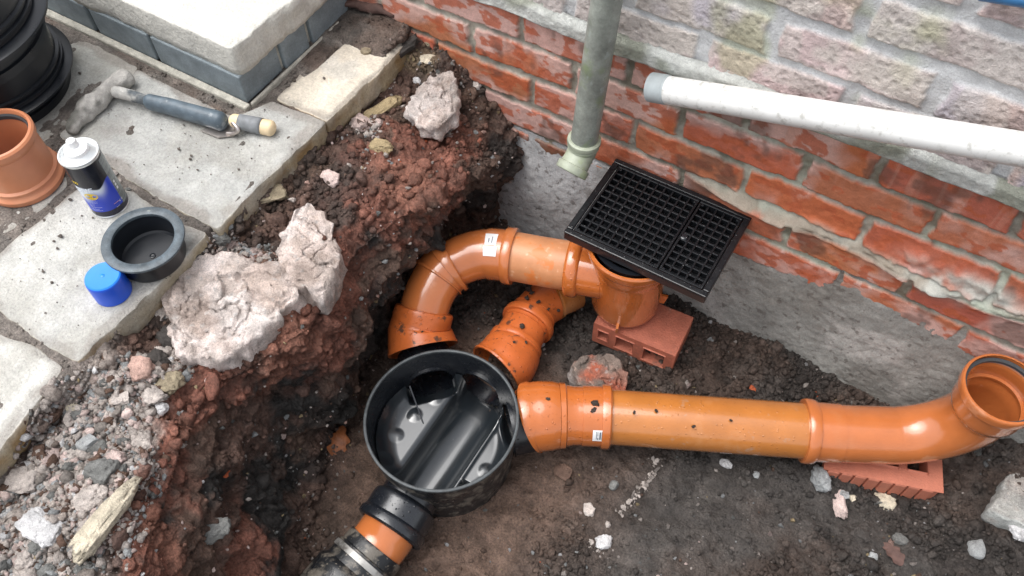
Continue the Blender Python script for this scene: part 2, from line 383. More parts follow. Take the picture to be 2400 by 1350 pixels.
wq, idq = worley(P*np.array([1, 1, 1.5])+.02*fbm(P, 12, 3, 16)[:, None], 15, 17); wq2, idq2 = worley(P+.008*fbm(P, 30, 2, 18)[:, None], 34, 19)
plates = (idq-.5)*.024*(.8*fc+.5*bank)+(idq2-.5)*.009*(fc+.8*bank+.35*fl*crumb)
cr = np.abs(fbm(P, 16, 4, 14)); cr = -(1-sstep(0, .14, cr))*.007*(fc+.5*bank)
d2 = plates+cr+(fl*crumb*.55+fc*.3+bank*.55)*(clod+big*(.6*bank+.3*fc+.25*fl))+joint*(.0022*fbm(P, 45, 3, 12)+.0015*fbm(P, 12, 2, 15))+.0032*fbm(P, 75, 4, 13, .6)*(fl*crumb+.25*fl+fc+bank)
P = P+Nn*d2[:, None]
# hollows in the trench face and a washed groove in the mud
def dent(c, r, depth, direction):
    global P
    q = np.linalg.norm((P0-np.asarray(c))/np.asarray(r), axis=1); P = P-np.asarray(direction)*(depth*np.exp(-q**2*1.6)*(fc > .3))[:, None]
dent((.02, -.905, -.36), (.05, .03, .06), .075, (1, .25, 0)); dent((.045, -.90, -.45), (.06, .03, .05), .05, (1, .2, 0)); dent((-.05, -.60, -.42), (.1, .14, .07), .05, (1, 0, 0)); dent((-.08, -.33, -.42), (.2, .2, .07), .07, (1, 0, .1)); dent((-.0, -.78, -.34), (.1, .06, .06), .035, (1, 0, 0))
gl = np.abs(np.hypot(P0[:, 0]-.345, (P0[:, 1]+.905)*.9)-.115); P[:, 2] -= fl*.016*np.exp(-(gl/.011)**2)*(P0[:, 1] > -.93)*(P0[:, 0] < .40)
P[:, 1] = np.minimum(P[:, 1], .06)
TP = P.reshape(nY, nU, 3)

SOIL = dict(dark=(.050, .041, .036), black=(.032, .029, .027), brown=(.115, .073, .054), mud=(.135, .088, .066), red=(.205, .084, .058), clay=(.24, .108, .074), redbrown=(.118, .071, .055),
            pale=(.43, .37, .33), grey=(.17, .155, .14), cement=(.42, .42, .41), joint=(.185, .16, .14), ochre=(.24, .18, .11))
SOIL = {k: np.array(v) for k, v in SOIL.items()}
n1 = fbm(P, 7, 4, 21); n2 = fbm(P, 16, 4, 22); n3 = fbm(P, 40, 3, 23)
C = np.zeros_like(P)
C[:] = SOIL['dark']
def blend(mask, c):
    global C
    C = lerp(C, SOIL[c] if isinstance(c, str) else np.asarray(c), np.clip(mask, 0, 1)[:, None])
blend(fl*sstep(-.2, .6, n1)*.45, 'brown'); blend(fl*sstep(.1, .8, n3+.5*n2)*.18, 'grey'); blend(fl*sstep(.0, .8, fbm(P, 6, 3, 25))*.4, 'black')
mudz = pudd*sstep(.62, .42, P[:, 0]); blend(mudz, 'mud'); blend(mudz*sstep(0, .5, n2)*.5, 'brown'); blend((pudd-mudz)*.55, (.085, .078, .072))
blend(bank, 'brown'); blend(bank*sstep(-.1, .4, n1), 'redbrown'); blend(bank*sstep(.1, .5, n2)*.6, 'dark')
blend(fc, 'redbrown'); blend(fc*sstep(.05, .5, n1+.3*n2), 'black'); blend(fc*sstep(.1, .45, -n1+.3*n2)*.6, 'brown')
blend(joint, 'joint'); blend(joint*sstep(.1, .5, n2)*.6, 'grey'); blend(joint*sstep(-.1, .4, n1)*.6*(P[:, 1] > -.5), 'brown')
def spot(px, py, z, r, c, amt=1., sq=(1, 1, 1)):
    q = np.linalg.norm((P0-at(px, py, z))/np.array(sq), axis=1)/r+.45*n2+.25*n3
    blend(amt*(1-sstep(.55, 1.05, q)), c)
# red clay along the face and on the bank, dark seams and painted undercut shade below it, pale lime rubble at the lower left
for a in [(720, 760, -.25, .13, 'red'), (640, 810, -.22, .08, 'clay'), (790, 690, -.24, .06, 'red'), (810, 600, -.2, .07, 'red'), (860, 500, -.19, .09, 'red'), (960, 400, -.2, .11, 'red'), (1060, 330, -.2, .09, 'red'), (1140, 300, -.2, .05, 'redbrown'), (930, 450, -.2, .07, 'clay'),
          (420, 1000, -.2, .07, 'clay'), (380, 1120, -.22, .10, 'red'), (340, 1280, -.22, .09, 'clay'), (300, 1340, -.2, .06, 'red'), (540, 1230, -.35, .07, 'redbrown'), (520, 900, -.22, .06, 'red'), (460, 930, -.2, .06, 'red'), (620, 1100, -.45, .05, 'redbrown'), (590, 1290, -.42, .07, 'red'), (690, 1010, -.47, .05, 'brown')]: spot(*a[:4], a[4], .9)
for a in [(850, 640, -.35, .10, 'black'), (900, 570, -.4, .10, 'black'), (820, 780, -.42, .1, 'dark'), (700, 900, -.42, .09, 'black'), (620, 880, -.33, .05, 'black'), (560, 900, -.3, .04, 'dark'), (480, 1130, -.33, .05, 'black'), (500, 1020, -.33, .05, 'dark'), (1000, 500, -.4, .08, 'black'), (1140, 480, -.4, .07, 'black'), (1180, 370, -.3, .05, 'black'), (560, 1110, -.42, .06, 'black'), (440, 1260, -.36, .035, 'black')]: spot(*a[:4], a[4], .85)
for a in [(90, 1230, -.165, .13, 'pale'), (230, 1100, -.165, .08, 'pale'), (120, 1110, -.165, .06, 'grey'), (250, 960, -.165, .09, 'pale'), (180, 1020, -.165, .07, 'grey'), (330, 900, -.165, .05, 'grey'), (40, 1330, -.165, .1, 'pale'), (420, 690, -.16, .05, 'pale'), (480, 640, -.16, .06, 'grey'), (1040, 240, -.15, .05, 'pale'), (200, 1330, -.165, .06, 'grey')]: spot(*a[:4], a[4], .72)
for a in [(580, 620, -.16, .06, 'red'), (490, 580, -.16, .07, 'dark'), (800, 440, -.165, .07, 'dark'), (830, 60, -.13, .1, 'dark'), (900, 60, -.13, .07, 'brown'), (1000, 150, -.15, .05, 'ochre')]: spot(*a[:4], a[4], .6)
C = C*(1+.25*(id2-.5)+.2*(id1-.5))[:, None]
GRID = grid_faces(nY, nU)[:, ::-1]
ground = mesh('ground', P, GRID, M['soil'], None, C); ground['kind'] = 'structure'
# ray-casting against the ground so that loose things rest on it
sY, sU = slice(0, nY, 3), slice(0, nU, 3); Q = TP[sY, sU]; qy, qu = Q.shape[:2]
TREE = BVHTree.FromPolygons([Vector(v) for v in Q.reshape(-1, 3)], grid_faces(qy, qu).tolist())
def drop(px, py):
    h = TREE.ray_cast(Vector(CAM), Vector(ray(px, py)).normalized(), 10)
    return np.array(h[0]) if h[0] is not None else at(px, py, -.55)
def ground_z(x, y, z0=.5):
    h = TREE.ray_cast(Vector((x, y, z0)), Vector((0, 0, -1)), 10); return h[0][2] if h[0] is not None else -.55

# ------------------------------------------------------------------ the brick wall: red courses, mortar ledge, rustic courses, concrete footing
wall = thing('brick_wall', 'house wall of worn red bricks below and pitted rustic bricks above, on a concrete footing', 'wall', (.6, 0, -.27))
def course_sheet(X, Z, courses, jx, jz, half):
    """courses: (zcentre, joint offset, pitch). returns distance into brick from its edge, course id, brick id"""
    ed = np.full(X.shape, -1.); bid = np.zeros(X.shape); 
    for k, (zc, off, pitch) in enumerate(courses):
        m = np.abs(Z-zc) < half+jz; n = np.floor((X-off)/pitch); u = X-off-n*pitch
        rj = np.sin(n*12.7+k*5.1)*.0035
        e = np.minimum(np.minimum(u-jx+rj, pitch-u-jx-rj), half-np.abs(Z-zc-.002*np.sin(n*3.3+k)))
        ed = np.where(m, e, ed); bid = np.where(m, n*7.13+k*31.7, bid)
    return ed, bid
def h1(b, s): return np.abs(np.sin(b*12.9898+s*78.233)*43758.5453) % 1
xs = np.concatenate([np.linspace(-.75, -.3, 60, endpoint=False), np.linspace(-.3, 1.3, 620, endpoint=False), np.linspace(1.3, 2.3, 80)])
# red brickwork
zs = np.linspace(-.345, .052, 156); X, Z = np.meshgrid(xs, zs, indexing='ij'); Xr, Zr = X.ravel(), Z.ravel(); P3 = np.stack([Xr, 0*Xr, Zr], 1)
jitz = .003*fbm(P3, 9, 2, 31); jitx = .004*fbm(P3, 14, 2, 32)
ed, bid = course_sheet(Xr+jitx, Zr+jitz, [(0, 0, .225), (-.075, -.1125, .225), (-.15, .024, .225), (-.228, .135, .225), (-.305, .03, .225)], .0055, .009, .0325)
inb = sstep(-.0005, .003, ed+.0028*fbm(P3, 60, 3, 33))
pr_D = sstep(-.185, -.20, Zr+.007*fbm(P3, 14, 3, 34))*sstep(.38, .5, Xr)                        # the lowest course stands proud, mortar fillet on top
yv = -inb*(.0068+.0018*h1(bid, 1))-.010*pr_D
yv += -.0007*fbm(P3, 30, 3, 35)*inb-.0022*(1-inb)*fbm(P3, 55, 3, 36)-.0005*fbm(P3, 130, 2, 37)
fil = np.exp(-((Zr+.192+.008*fbm(P3, 11, 3, 38))/.011)**2)*sstep(.36, .48, Xr); yv -= .014*fil
smear = np.exp(-(((Xr-.86)/.105)**2+((Zr+.178+.16*(Xr-.86)*0)/.035)**2)**1.5)*(1+.5*fbm(P3, 25, 3, 39)); smear = np.clip(smear*1.5, 0, 1); yv -= .012*smear+.004*smear*fbm(P3, 40, 3, 40)
base = np.stack([lerp(.44, .54, h1(bid, 2)), lerp(.125, .18, h1(bid, 3)), lerp(.06, .10, h1(bid, 4))], 1)
eff = sstep(-.3, .55, fbm(P3, 9, 4, 41)+.9*sstep(.45, -.1, Xr)*sstep(-.12, -.02, Zr)+.6*sstep(.55, .05, Xr)*sstep(-.15, -.03, Zr)+.45*(h1(bid, 5)-.5)+.35*sstep(.8, 1., Xr)*sstep(-.12, 0, Zr)-.1)
base = lerp(base, np.array([.64, .43, .38]), (eff*.85)[:, None]); chip = sstep(.30, .42, fbm(P3*np.array([1, 1, 1.6]), 38, 3, 42)+.15*fbm(P3, 9, 2, 43)); base = lerp(base, np.array([.47, .115, .05]), (chip*.8)[:, None])
drip = sstep(.25, .6, fbm(P3*np.array([1, 1, .12]), 90, 2, 44))*sstep(.4, .55, Xr)*sstep(1.0, .8, Xr)*sstep(-.1, .0, Zr); base = lerp(base, np.array([.60, .30, .22]), (drip*.5)[:, None])
drt = .8*sstep(.45, .8, fbm(P3, 13, 4, 45)+.5*sstep(-.17, -.26, Zr)*sstep(.5, .3, Xr)+.12*sstep(.9, 1.1, Xr)); base = lerp(base, np.array([.09, .062, .05]), (drt*.75)[:, None])
mor = np.array([.36, .34, .285])*(1+.3*fbm(P3, 30, 3, 46))[:, None]; gm = sstep(.2, .55, fbm(P3, 6, 3, 47)+.25); mor = lerp(mor, np.array([.40, .45, .36]), (gm*.7*sstep(.35, .7, Xr))[:, None]); mor = lerp(mor, np.array([.13, .12, .08]), (sstep(.1, .5, fbm(P3, 20, 3, 48))*.6)[:, None])
colw = lerp(mor, base, inb[:, None]); colw = lerp(colw, np.array([.34, .29, .23]), np.clip(fil*1.3*sstep(-.5, .3, fbm(P3, 25, 2, 49)), 0, .9)[:, None])
colw = lerp(colw, np.array([.50, .50, .45]), np.clip(smear*sstep(-.5, .35, fbm(P3, 14, 4, 50)), 0, .9)[:, None])
V = np.stack([Xr, yv, Zr], 1); mb = MB(); mb.add(V, grid_faces(len(xs), len(zs))[:, ::-1], colw); bv, bf = box_vf((-.75, .02, -.6), (2.3, .2, .62)); mb.add(bv, bf, (.3, .25, .2))
mb.build('red_brickwork', M['wall'], wall, True)
# mortar ledge
zl = np.linspace(.030, .074, 22); X, Z = np.meshgrid(xs, zl, indexing='ij'); Xr, Zr = X.ravel(), Z.ravel(); P3 = np.stack([Xr, 0*Xr, Zr], 1)
t = (Zr-.030)/.044; low = np.clip(1-np.abs(t-.0)/.15, 0, 1)
yv = -.017+.010*sstep(.6, 1, t)+.016*(t < .02)-.002*fbm(P3, 18, 3, 51)-.001*fbm(P3, 70, 2, 52)
Zw = Zr+.004*fbm(P3, 12, 3, 53)
cl = np.array([.54, .55, .52])*(1+.12*fbm(P3, 25, 3, 54))[:, None]; mo = sstep(.1, .5, fbm(P3, 9, 3, 55)+.6*np.exp(-((Xr-.42)/.06)**2)); cl = lerp(cl, np.array([.13, .14, .06]), (mo*.55)[:, None])
mesh('mortar_ledge', np.stack([Xr, yv, Zw], 1), grid_faces(len(xs), len(zl))[:, ::-1], M['cement'], wall, cl)
# rustic brickwork
zs = np.linspace(.056, .60, 204); X, Z = np.meshgrid(xs, zs, indexing='ij'); Xr, Zr = X.ravel(), Z.ravel(); P3 = np.stack([Xr, 0*Xr, Zr], 1)
jitz = .003*fbm(P3, 11, 2, 61); jitx = .004*fbm(P3, 17, 2, 62)
ed, bid = course_sheet(Xr+jitx, Zr+jitz, [(.093+.0, .345, .245), (.166, .45, .245), (.255, .565, .245), (.342, .445, .245), (.430, .56, .245), (.518, .45, .245)], .010, .010, .0345)
inb = sstep(-.001, .005, ed+.0025*fbm(P3, 40, 3, 63))
wv, wi = worley(P3, 95, 64); pit = np.clip(1-wv/.5, 0, 1)*(wi > .3); wv2, wi2 = worley(P3, 170, 65); pit2 = np.clip(1-wv2/.5, 0, 1)*(wi2 > .4)
yv = -inb*.006+inb*(.0036*pit+.0018*pit2-.0013*fbm(P3, 30, 3, 66))-.002*(1-inb)*fbm(P3, 30, 3, 67)
pal = np.array([(.74, .58, .57), (.71, .64, .60), (.62, .57, .61), (.74, .58, .53), (.68, .61, .56), (.68, .61, .62)])
b1 = pal[(h1(bid, 6)*5.99).astype(int)]; b2 = pal[(h1(bid, 7)*5.99).astype(int)]; base = lerp(b1, b2, sstep(-.3, .3, fbm(P3, 11, 3, 68))[:, None])
base = lerp(base, np.array([.44, .35, .34]), (sstep(.2, .5, fbm(P3, 13, 4, 69))*.55)[:, None]); base = lerp(base, np.array([.70, .65, .60]), (sstep(.2, .6, fbm(P3, 17, 4, 70))*.5)[:, None])
moss = sstep(.75, 1.3, fbm(P3, 8, 4, 71)+1.3*np.exp(-((Xr-.43)/.05)**2-((Zr-.12)/.07)**2)); base = lerp(base, np.array([.44, .44, .24]), (moss*.55)[:, None]); base = base*(1-.22*pit)[:, None]
mor = np.array([.66, .665, .67])*(1+.08*fbm(P3, 25, 3, 72))[:, None]; mor = lerp(mor, np.array([.48, .52, .36]), (moss*.6)[:, None])
left = (sstep(.32, .1, Xr)*.55)[:, None]; base = lerp(base, np.array([.58, .51, .50]), left)
mesh('rustic_brickwork', np.stack([Xr, yv-.002, Zr], 1), grid_faces(len(xs), len(zs))[:, ::-1], M['rustic'], wall, lerp(mor, base, inb[:, None]))
# concrete footing
xf = np.concatenate([np.linspace(-.06, 1.3, 500, endpoint=False), np.linspace(1.3, 2.3, 60)]); zf = np.linspace(0, 1, 120); X, Tt = np.meshgrid(xf, zf, indexing='ij'); Xr, t = X.ravel(), Tt.ravel()
ztopf = -.263-.012*np.sin(Xr*5)*0; zz = ztopf+(-.60-ztopf)*t; P3 = np.stack([Xr, 0*Xr, zz], 1)
yv = lerp(-.004, -.055, t**.8)+.005*fbm(P3, 4, 2, 81)+.0012*fbm(P3, 28, 3, 82)+.0009*fbm(P3, 90, 3, 83)+.03*(t < .01)
yv = yv-.02*sstep(.2, .0, Xr)*sstep(.1, .5, t)
cf = np.array([.27, .265, .245])*(1+.2*fbm(P3, 8, 4, 84))[:, None]
cf = lerp(cf, np.array([.42, .40, .375]), (sstep(-.1, .5, fbm(P3, 12, 4, 85)+.55*sstep(.55, .95, t)*sstep(1.0, .5, Xr)-.25)*.7)[:, None])
cf = lerp(cf, np.array([.17, .155, .135]), (sstep(.25, .8, fbm(P3, 10, 3, 86)+.7*np.exp(-((Xr-.56)/.07)**2-((t-.1)/.35)**2))*.45)[:, None])
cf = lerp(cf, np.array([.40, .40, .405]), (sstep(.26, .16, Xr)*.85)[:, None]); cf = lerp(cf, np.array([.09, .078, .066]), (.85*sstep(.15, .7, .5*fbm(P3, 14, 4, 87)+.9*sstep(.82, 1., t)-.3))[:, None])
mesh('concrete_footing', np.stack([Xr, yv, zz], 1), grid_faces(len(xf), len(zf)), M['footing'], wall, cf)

# ------------------------------------------------------------------ paving slabs and the doorstep
def outline(poly, step=.01, jit=.003, seed=0, rnd=.008):
    P = np.asarray(poly, float); out = []
    for a, b in zip(P, np.roll(P, -1, 0)):
        n = max(2, int(np.linalg.norm(b-a)/step)); t = np.linspace(0, 1, n, endpoint=False)[:, None]; out.append(a+(b-a)*t)
    Q = np.vstack(out)
    for _ in range(1): Q = .5*Q+.25*np.roll(Q, 1, 0)+.25*np.roll(Q, -1, 0)
    c = Q.mean(0); d = Q-c; d /= np.linalg.norm(d, axis=1, keepdims=True); Q = Q+d*.003
    Q3 = np.c_[Q, np.zeros(len(Q))]+seed
    return Q+d*(jit*(fbm(Q3, 14, 3, seed)+.7*fbm(Q3, 55, 2, seed+3)))[:, None]
def slab_vf(poly, ztop, thick, seed, jit=.0022, top_amp=.0015, top_scale=14, edge=.002, under=.006, step=.008, nring=26, crown=0., side_amp=.004):
    O = outline(poly, step, jit, seed); m = len(O); c = O.mean(0); R = []
    d = O-c; ln = np.linalg.norm(d, axis=1, keepdims=True); dn = d/ln
    for off, z in ((-under, ztop-thick), (-under*.3, ztop-thick*.8), (0, ztop-thick*.55), (.0, ztop-thick*.3), (-edge*.15, ztop-edge*.9), (-edge*.6, ztop-edge*.25), (-edge*1.4, ztop)): R.append(np.c_[O+dn*off, np.full(m, z)])
    ns = len(R)
    for k in range(1, nring+1):
        f = 1-k/nring*.985; R.append(np.c_[c+(O-c-dn*edge*1.4)*f, np.full(m, ztop+crown*(1-f**2))])
    R = np.array(R); V = R.reshape(-1, 3); q = fbm(V+seed*.37, top_scale, 4, seed)
    V[:, 2] += np.repeat(np.r_[np.zeros(4), [.3, .7], np.ones(len(R)-6)], m)*top_amp*q
    sidew = np.repeat(np.r_[[.6, 1, 1, 1, .5, .2], np.zeros(len(R)-6)], m)
    V[:, :2] += np.tile(dn, (len(R), 1))*(sidew*side_amp*(fbm(V*np.array([1, 1, 2.5]), 30, 3, seed+5)+.5*fbm(V, 90, 2, seed+6)))[:, None]
    Fs = [grid_faces(len(R), m, cv=True)[:, ::-1], np.arange(m)+(len(R)-1)*m, np.arange(m)[::-1].copy()]
    topm = np.repeat(np.r_[np.zeros(4), [.35, .8], np.ones(len(R)-6)], m)
    rim = np.repeat(np.r_[np.zeros(6), np.clip(1-np.arange(len(R)-6)/6., 0, 1)], m)
    return V, Fs, topm, rim
SLABS = []
def slab(name, label, poly, ztop, thick, seed, tone=(.42, .42, .40), **k):
    cc_ = np.mean(poly, 0); poly = [tuple(np.array(p)+(np.array(p)-cc_)/np.linalg.norm(np.array(p)-cc_)*.004) for p in poly]
    V, Fs, topm, rim = slab_vf(poly, ztop, thick, seed, **k)
    c = np.array(tone)*(1+.10*fbm(V, 7, 4, seed+9)+.06*fbm(V, 30, 3, seed+10))[:, None]
    side = lerp(np.array([.32, .215, .105]), np.array([.40, .33, .22]), sstep(-.3, .4, fbm(V, 22, 3, seed+11))[:, None])
    c = lerp(side, c, topm[:, None])
    mudm = sstep(.25, .75, rim*.9+.55*fbm(V, 12, 4, seed+12)-.1)*topm; c = lerp(c, np.array([.20, .17, .145]), (mudm*.62)[:, None])
    grime = sstep(.1, .7, fbm(V, 9, 4, seed+13)); c = lerp(c, np.array([.33, .315, .28]), (grime*.5)[:, None]); c = lerp(c, np.array([.56, .555, .53]), (sstep(.2, .7, fbm(V, 12, 4, seed+14))*.35)[:, None])
    SLABS.append(np.asarray(poly, float)); P = np.asarray(poly, float); o = mesh(name, V, Fs, M['slab'], None, c, origin=(*P.mean(0), ztop-thick)); tag(o, label, 'paving slab', 'paving slabs along the trench')
    return o
ZP = -.12
slab('paving_slab', 'large grey sandstone slab carrying the hammer and trowel', [(-.660, -.578), (-.662, -.375), (-.54, -.380), (-.425, -.384), (-.40, -.36), (-.378, -.312), (-.256, -.303), (-.262, -.45), (-.263, -.592), (-.36, -.594), (-.45, -.586), (-.54, -.580)], ZP, .058, 11)
slab('paving_slab', 'pale sandstone slab under the black end cap and blue cap', [(-.536, -.83), (-.532, -.70), (-.530, -.645), (-.44, -.615), (-.35, -.630), (-.268, -.618), (-.268, -.70), (-.268, -.904), (-.33, -.905), (-.44, -.898), (-.532, -.893)], ZP, .06, 12, tone=(.50, .495, .465))
slab('paving_slab', 'pale slab corner at the left border, lowest of the slabs beside the rubble', [(-.75, -1.3), (-.62, -.945), (-.40, -.940), (-.355, -.930), (-.282, -.928), (-.268, -1.02), (-.260, -1.07), (-.245, -1.3)], ZP, .06, 13, tone=(.60, .59, .55))
slab('paving_slab', 'small cream slab with ochre broken edge beside the wall', [(-.370, -.290), (-.374, -.16), (-.372, -.045), (-.30, -.04), (-.250, -.04), (-.252, -.16), (-.254, -.290)], ZP, .062, 14, tone=(.60, .54, .45), side_amp=.006)
slab('paving_slab', 'grey slab between the black riser rings and the hammer head', [(-.95, -.64), (-.94, -.40), (-.80, -.370), (-.672, -.373), (-.674, -.50), (-.684, -.61), (-.72, -.65)], ZP-.001, .055, 15, tone=(.47, .465, .43))
slab('paving_slab', 'slab under the orange coupler at the left border', [(-.95, -.93), (-.93, -.70), (-.75, -.66), (-.60, -.64), (-.562, -.66), (-.558, -.72), (-.575, -.80), (-.60, -.90)], ZP-.002, .055, 16, tone=(.54, .53, .49))

dstep = thing('doorstep', 'cream stone doorstep on a course of smooth blue-grey bricks', 'step', (-.85, -.17, -.125))
V, Fs, topm, rim = slab_vf([(-1.5, -.332), (-.412, -.332), (-.404, -.012), (-1.5, -.012)], .012, .066, 21, jit=.0030, top_amp=.0022, edge=.0045, under=.002, nring=30, side_amp=.005)
mesh('step_slab', V, Fs, M['step'], dstep)
mb = MB(); bv, bf = box_vf((-1.5, -.327, -.121), (-.416, -.014, -.056)); mb.add(bv, bf); bevel(mb.build('mortar_bed', M['mortar'], dstep, smooth=False), .002)
def bbrick(lo, hi):
    v, f = box_vf(lo, hi); bevel(mesh('blue_brick', v, f, M['bluebrick'], dstep, smooth=False), .003)
xe = -.411
for ln in (.236, .17, .215, .215, .215): bbrick((xe-ln+.009, -.3365, -.119), (xe, -.235+.004, -.054)); xe -= ln+.003 if xe < -.5 else ln
for y0, y1 in ((-.2325+.009, -.150), (-.138, -.02)): bbrick((-.51, y0, -.119), (-.4065, y1, -.054))
mb = MB()
for x0, x1, y0, y1 in ((-1.5, -.402, -.353, -.3375), (-.4055, -.398, -.336, -.015)):
    v, f = box_vf((x0, y0, -.132), (x1, y1, -.113)); mb.add(v, f)
o = mb.build('mortar_fillet', M['mortar'], dstep, smooth=False); bevel(o, .006, 3)

# ------------------------------------------------------------------ inspection chamber base
CH = np.array([.182, -.595, -.578])
chm = thing('inspection_chamber', 'open black plastic inspection chamber base with moulded channel in the trench floor', 'inspection chamber', CH)
RT, RB, ZR, ZI = .143, .128, -.400, -.505        # rim radius, base radius, rim height, inlet axis height
INL = [math.radians(90), math.radians(137), math.radians(43), math.radians(-88)]       # middle, left, right inlets and the outlet
nth, nz = 240, 44
th = np.linspace(0, 2*math.pi, nth, endpoint=False); zz = np.linspace(-.578, ZR, nz)
def chR(z): return RB+(RT-RB)*np.clip((z+.578)/(ZR+.578), 0, 1)
def cyl(off):
    V = np.array([[CH[0]+(chR(z)+off)*math.cos(t), CH[1]+(chR(z)+off)*math.sin(t), z] for z in zz for t in th]); return V
Fg = grid_faces(nz, nth, cv=True)
def cut(V, Fg):
    cen = V[Fg].mean(1)-np.array([CH[0], CH[1], ZI]); keep = np.ones(len(Fg), bool)
    for a in INL:
        dv = np.array([math.cos(a), math.sin(a)]); al = cen[:, :2]@dv; ac = cen[:, :2]@np.array([-dv[1], dv[0]])
        keep &= ~((al > 0) & (np.hypot(ac, cen[:, 2]) < .049))
    return Fg[keep]
Vo, Vi = cyl(0), cyl(-.004)
n0 = len(Vo); mesh('outer_wall', Vo, cut(Vo, Fg), M['black_dirty'], chm); mesh('inner_wall', Vi, cut(Vi, Fg)[:, ::-1], M['black'], chm)
lathe('rim', (CH[0], CH[1], ZR), [(RT-.0045, -.004), (RT-.0045, .0008), (RT-.003, .0018), (RT-.001, .0018), (RT+.0008, .0006), (RT+.0008, -.004)], M['black_rim'], chm, 160, closed=True)
gx = np.linspace(-.134, .134, 190); X, Y = np.meshgrid(gx, gx, indexing='ij'); x, y = X.ravel(), Y.ravel(); r = np.hypot(x, y)
zc = ZI; ch_r = .052
bench = -.488+.02*np.clip(np.abs(x)-.05, 0, 1)-.004
z = np.where(x < 0, bench-.01, bench-.022)
xc = x-.012+.0*y
chan = zc-.002-np.sqrt(np.clip(ch_r**2-xc**2, 0, None)); z = np.where(np.abs(xc) < ch_r, np.minimum(z, chan), z)
for a, rr, st_ in ((INL[1], .050, .088), (INL[2], .050, .106)):
    dv = np.array([math.cos(a), math.sin(a)]); al = x*dv[0]+y*dv[1]; ac = -x*dv[1]+y*dv[0]+.0
    c2 = zc+.002-np.sqrt(np.clip(rr**2-ac**2, 0, None)); z = np.where((al > st_) & (np.abs(ac) < rr), np.minimum(z, lerp(c2, z, sstep(st_+.024, st_, al))), z)
for bx, by in ((-.082, .012), (-.088, -.042), (-.068, .064), (-.072, -.096), (.098, -.010)):
    q = np.hypot(x-bx, y-by); z = z+.0030*np.clip(1-(q/.0165)**2, 0, 1)**1.5
z = z+22*np.clip(r-.094, 0, None)**2*(z > -.53); ce = np.clip((np.abs(xc)-ch_r)/.012, 0, 1); z = np.where((np.abs(xc) >= ch_r) & (np.abs(xc) < ch_r+.012), z-.005*(1-ce)**2, z)
pk = sstep(.066, .070, x)*sstep(-.045, -.049, y); z = z-.03*pk
keepv = r < chR(np.array(-.5))-.003; idx = -np.ones(len(x), int); idx[keepv] = np.arange(keepv.sum()); Fb = grid_faces(190, 190); Fb = Fb[(keepv[Fb]).all(1)]
mesh('channel_bench', np.stack([x+CH[0], y+CH[1], z], 1)[keepv], idx[Fb], M['wet_bench'], chm)
# rib that parts the left inlet from the bench
a0 = np.array([CH[0]-.112, CH[1]+.046, -.462]); a1 = np.array([CH[0]-.042, CH[1]-.004, -.512]); dn = np.array([.58, .81, 0])*.0022
Vf = []
for p, h in ((a0, .06), ((a0+a1)/2, .03), (a1, .012)):
    for s_ in (-1, 1):
        Vf += [p+dn*s_-np.array([0, 0, h]), p+dn*s_*.6]
mesh('rib', np.array(Vf), [[0, 1, 3, 2], [4, 5, 1, 0], [8, 9, 5, 4], [2, 3, 7, 6], [6, 7, 11, 10], [1, 5, 7, 3], [5, 9, 11, 7], [9, 8, 10, 11]], M['black'], chm, smooth=False)
def dirv(a): return np.array([math.cos(a), math.sin(a), 0.])
CC = np.array([CH[0], CH[1], ZI])
def stub(a, l0, l1, r=.055):
    p = Path([CC+dirv(a)*l0, CC+dirv(a)*l1], smooth=False)
    pipe('inlet_stub' if a > 0 else 'outlet_socket', p, [(0, r), (p.L, r)], M['black'] if a > 0 else M['black_dirty'], chm, .0045)
for a in INL[:3]: stub(a, .128, .20 if a != INL[0] else .165)
pO = Path([CC+dirv(INL[3])*.125, CC+dirv(INL[3])*.19+np.array([0, 0, -.006]), CC+dirv(INL[3])*.26+np.array([-.004, 0, -.014])])
so_ = pO.S[np.argmin(np.hypot(*(pr(pO.P)-np.array([921, 1250])).T))]
pipe('outlet_socket', pO, [(0, .054), (.012, .054), (.016, .0585), (.018, .062), (.021, .0635), (so_-.022, .0635), (so_-.020, .0655), (so_-.015, .0685), (so_-.003, .0685), (so_, .065), (so_+.001, .062)], M['black'], chm, .005)

# ------------------------------------------------------------------ outlet pipe with its black coupling (lower border)
e0 = pO.p(np.array([so_-.02]))[0]; e1 = at(893, 1268, -.53); e2 = at(830, 1345, -.54); e3 = at(760, 1430, -.55)
outp = thing('outlet_pipe', 'short muddy orange pipe joining chamber outlet to dirty black coupling', 'drain pipe', e1-np.array([0, 0, .055]))
pp = Path([e0, e1, e2, e3])
pipe('pipe', pp, [(0, .0545), (.20, .0545)], M['orange_dry'], outp)
pc = np.argmin(np.linalg.norm(pp.P-at(880, 1284, -.53), axis=1)); sC = pp.S[pc]
pipe('coupling', pp, [(sC-.004, .058), (sC, .0595), (sC+.022, .0595), (sC+.024, .0625), (sC+.055, .064), (sC+.059, .069), (sC+.066, .0735), (sC+.12, .0735), (sC+.2, .0735)], M['black_dirty'], outp, .004)
cl = pipe('clamp_band', pp, [(sC+.028, .0645), (sC+.0285, .0655), (sC+.0395, .0663), (sC+.040, .065)], M['dirty_steel'], outp, .0012)
def nearest_theta(path, t, r, px):
    th = np.linspace(0, 2*math.pi, 181); Tt, U, W = path.frames(np.array([t])); X = path.p(np.array([t]))[0]
    Q = X+r*(np.cos(th)[:, None]*U[0]+np.sin(th)[:, None]*W[0]); q = pr(Q); vis = ((CAM-Q)*(Q-X)).sum(1) > 0
    return th[np.argmin(np.hypot(*(q-np.array(px)).T)+1e4*(~vis))]
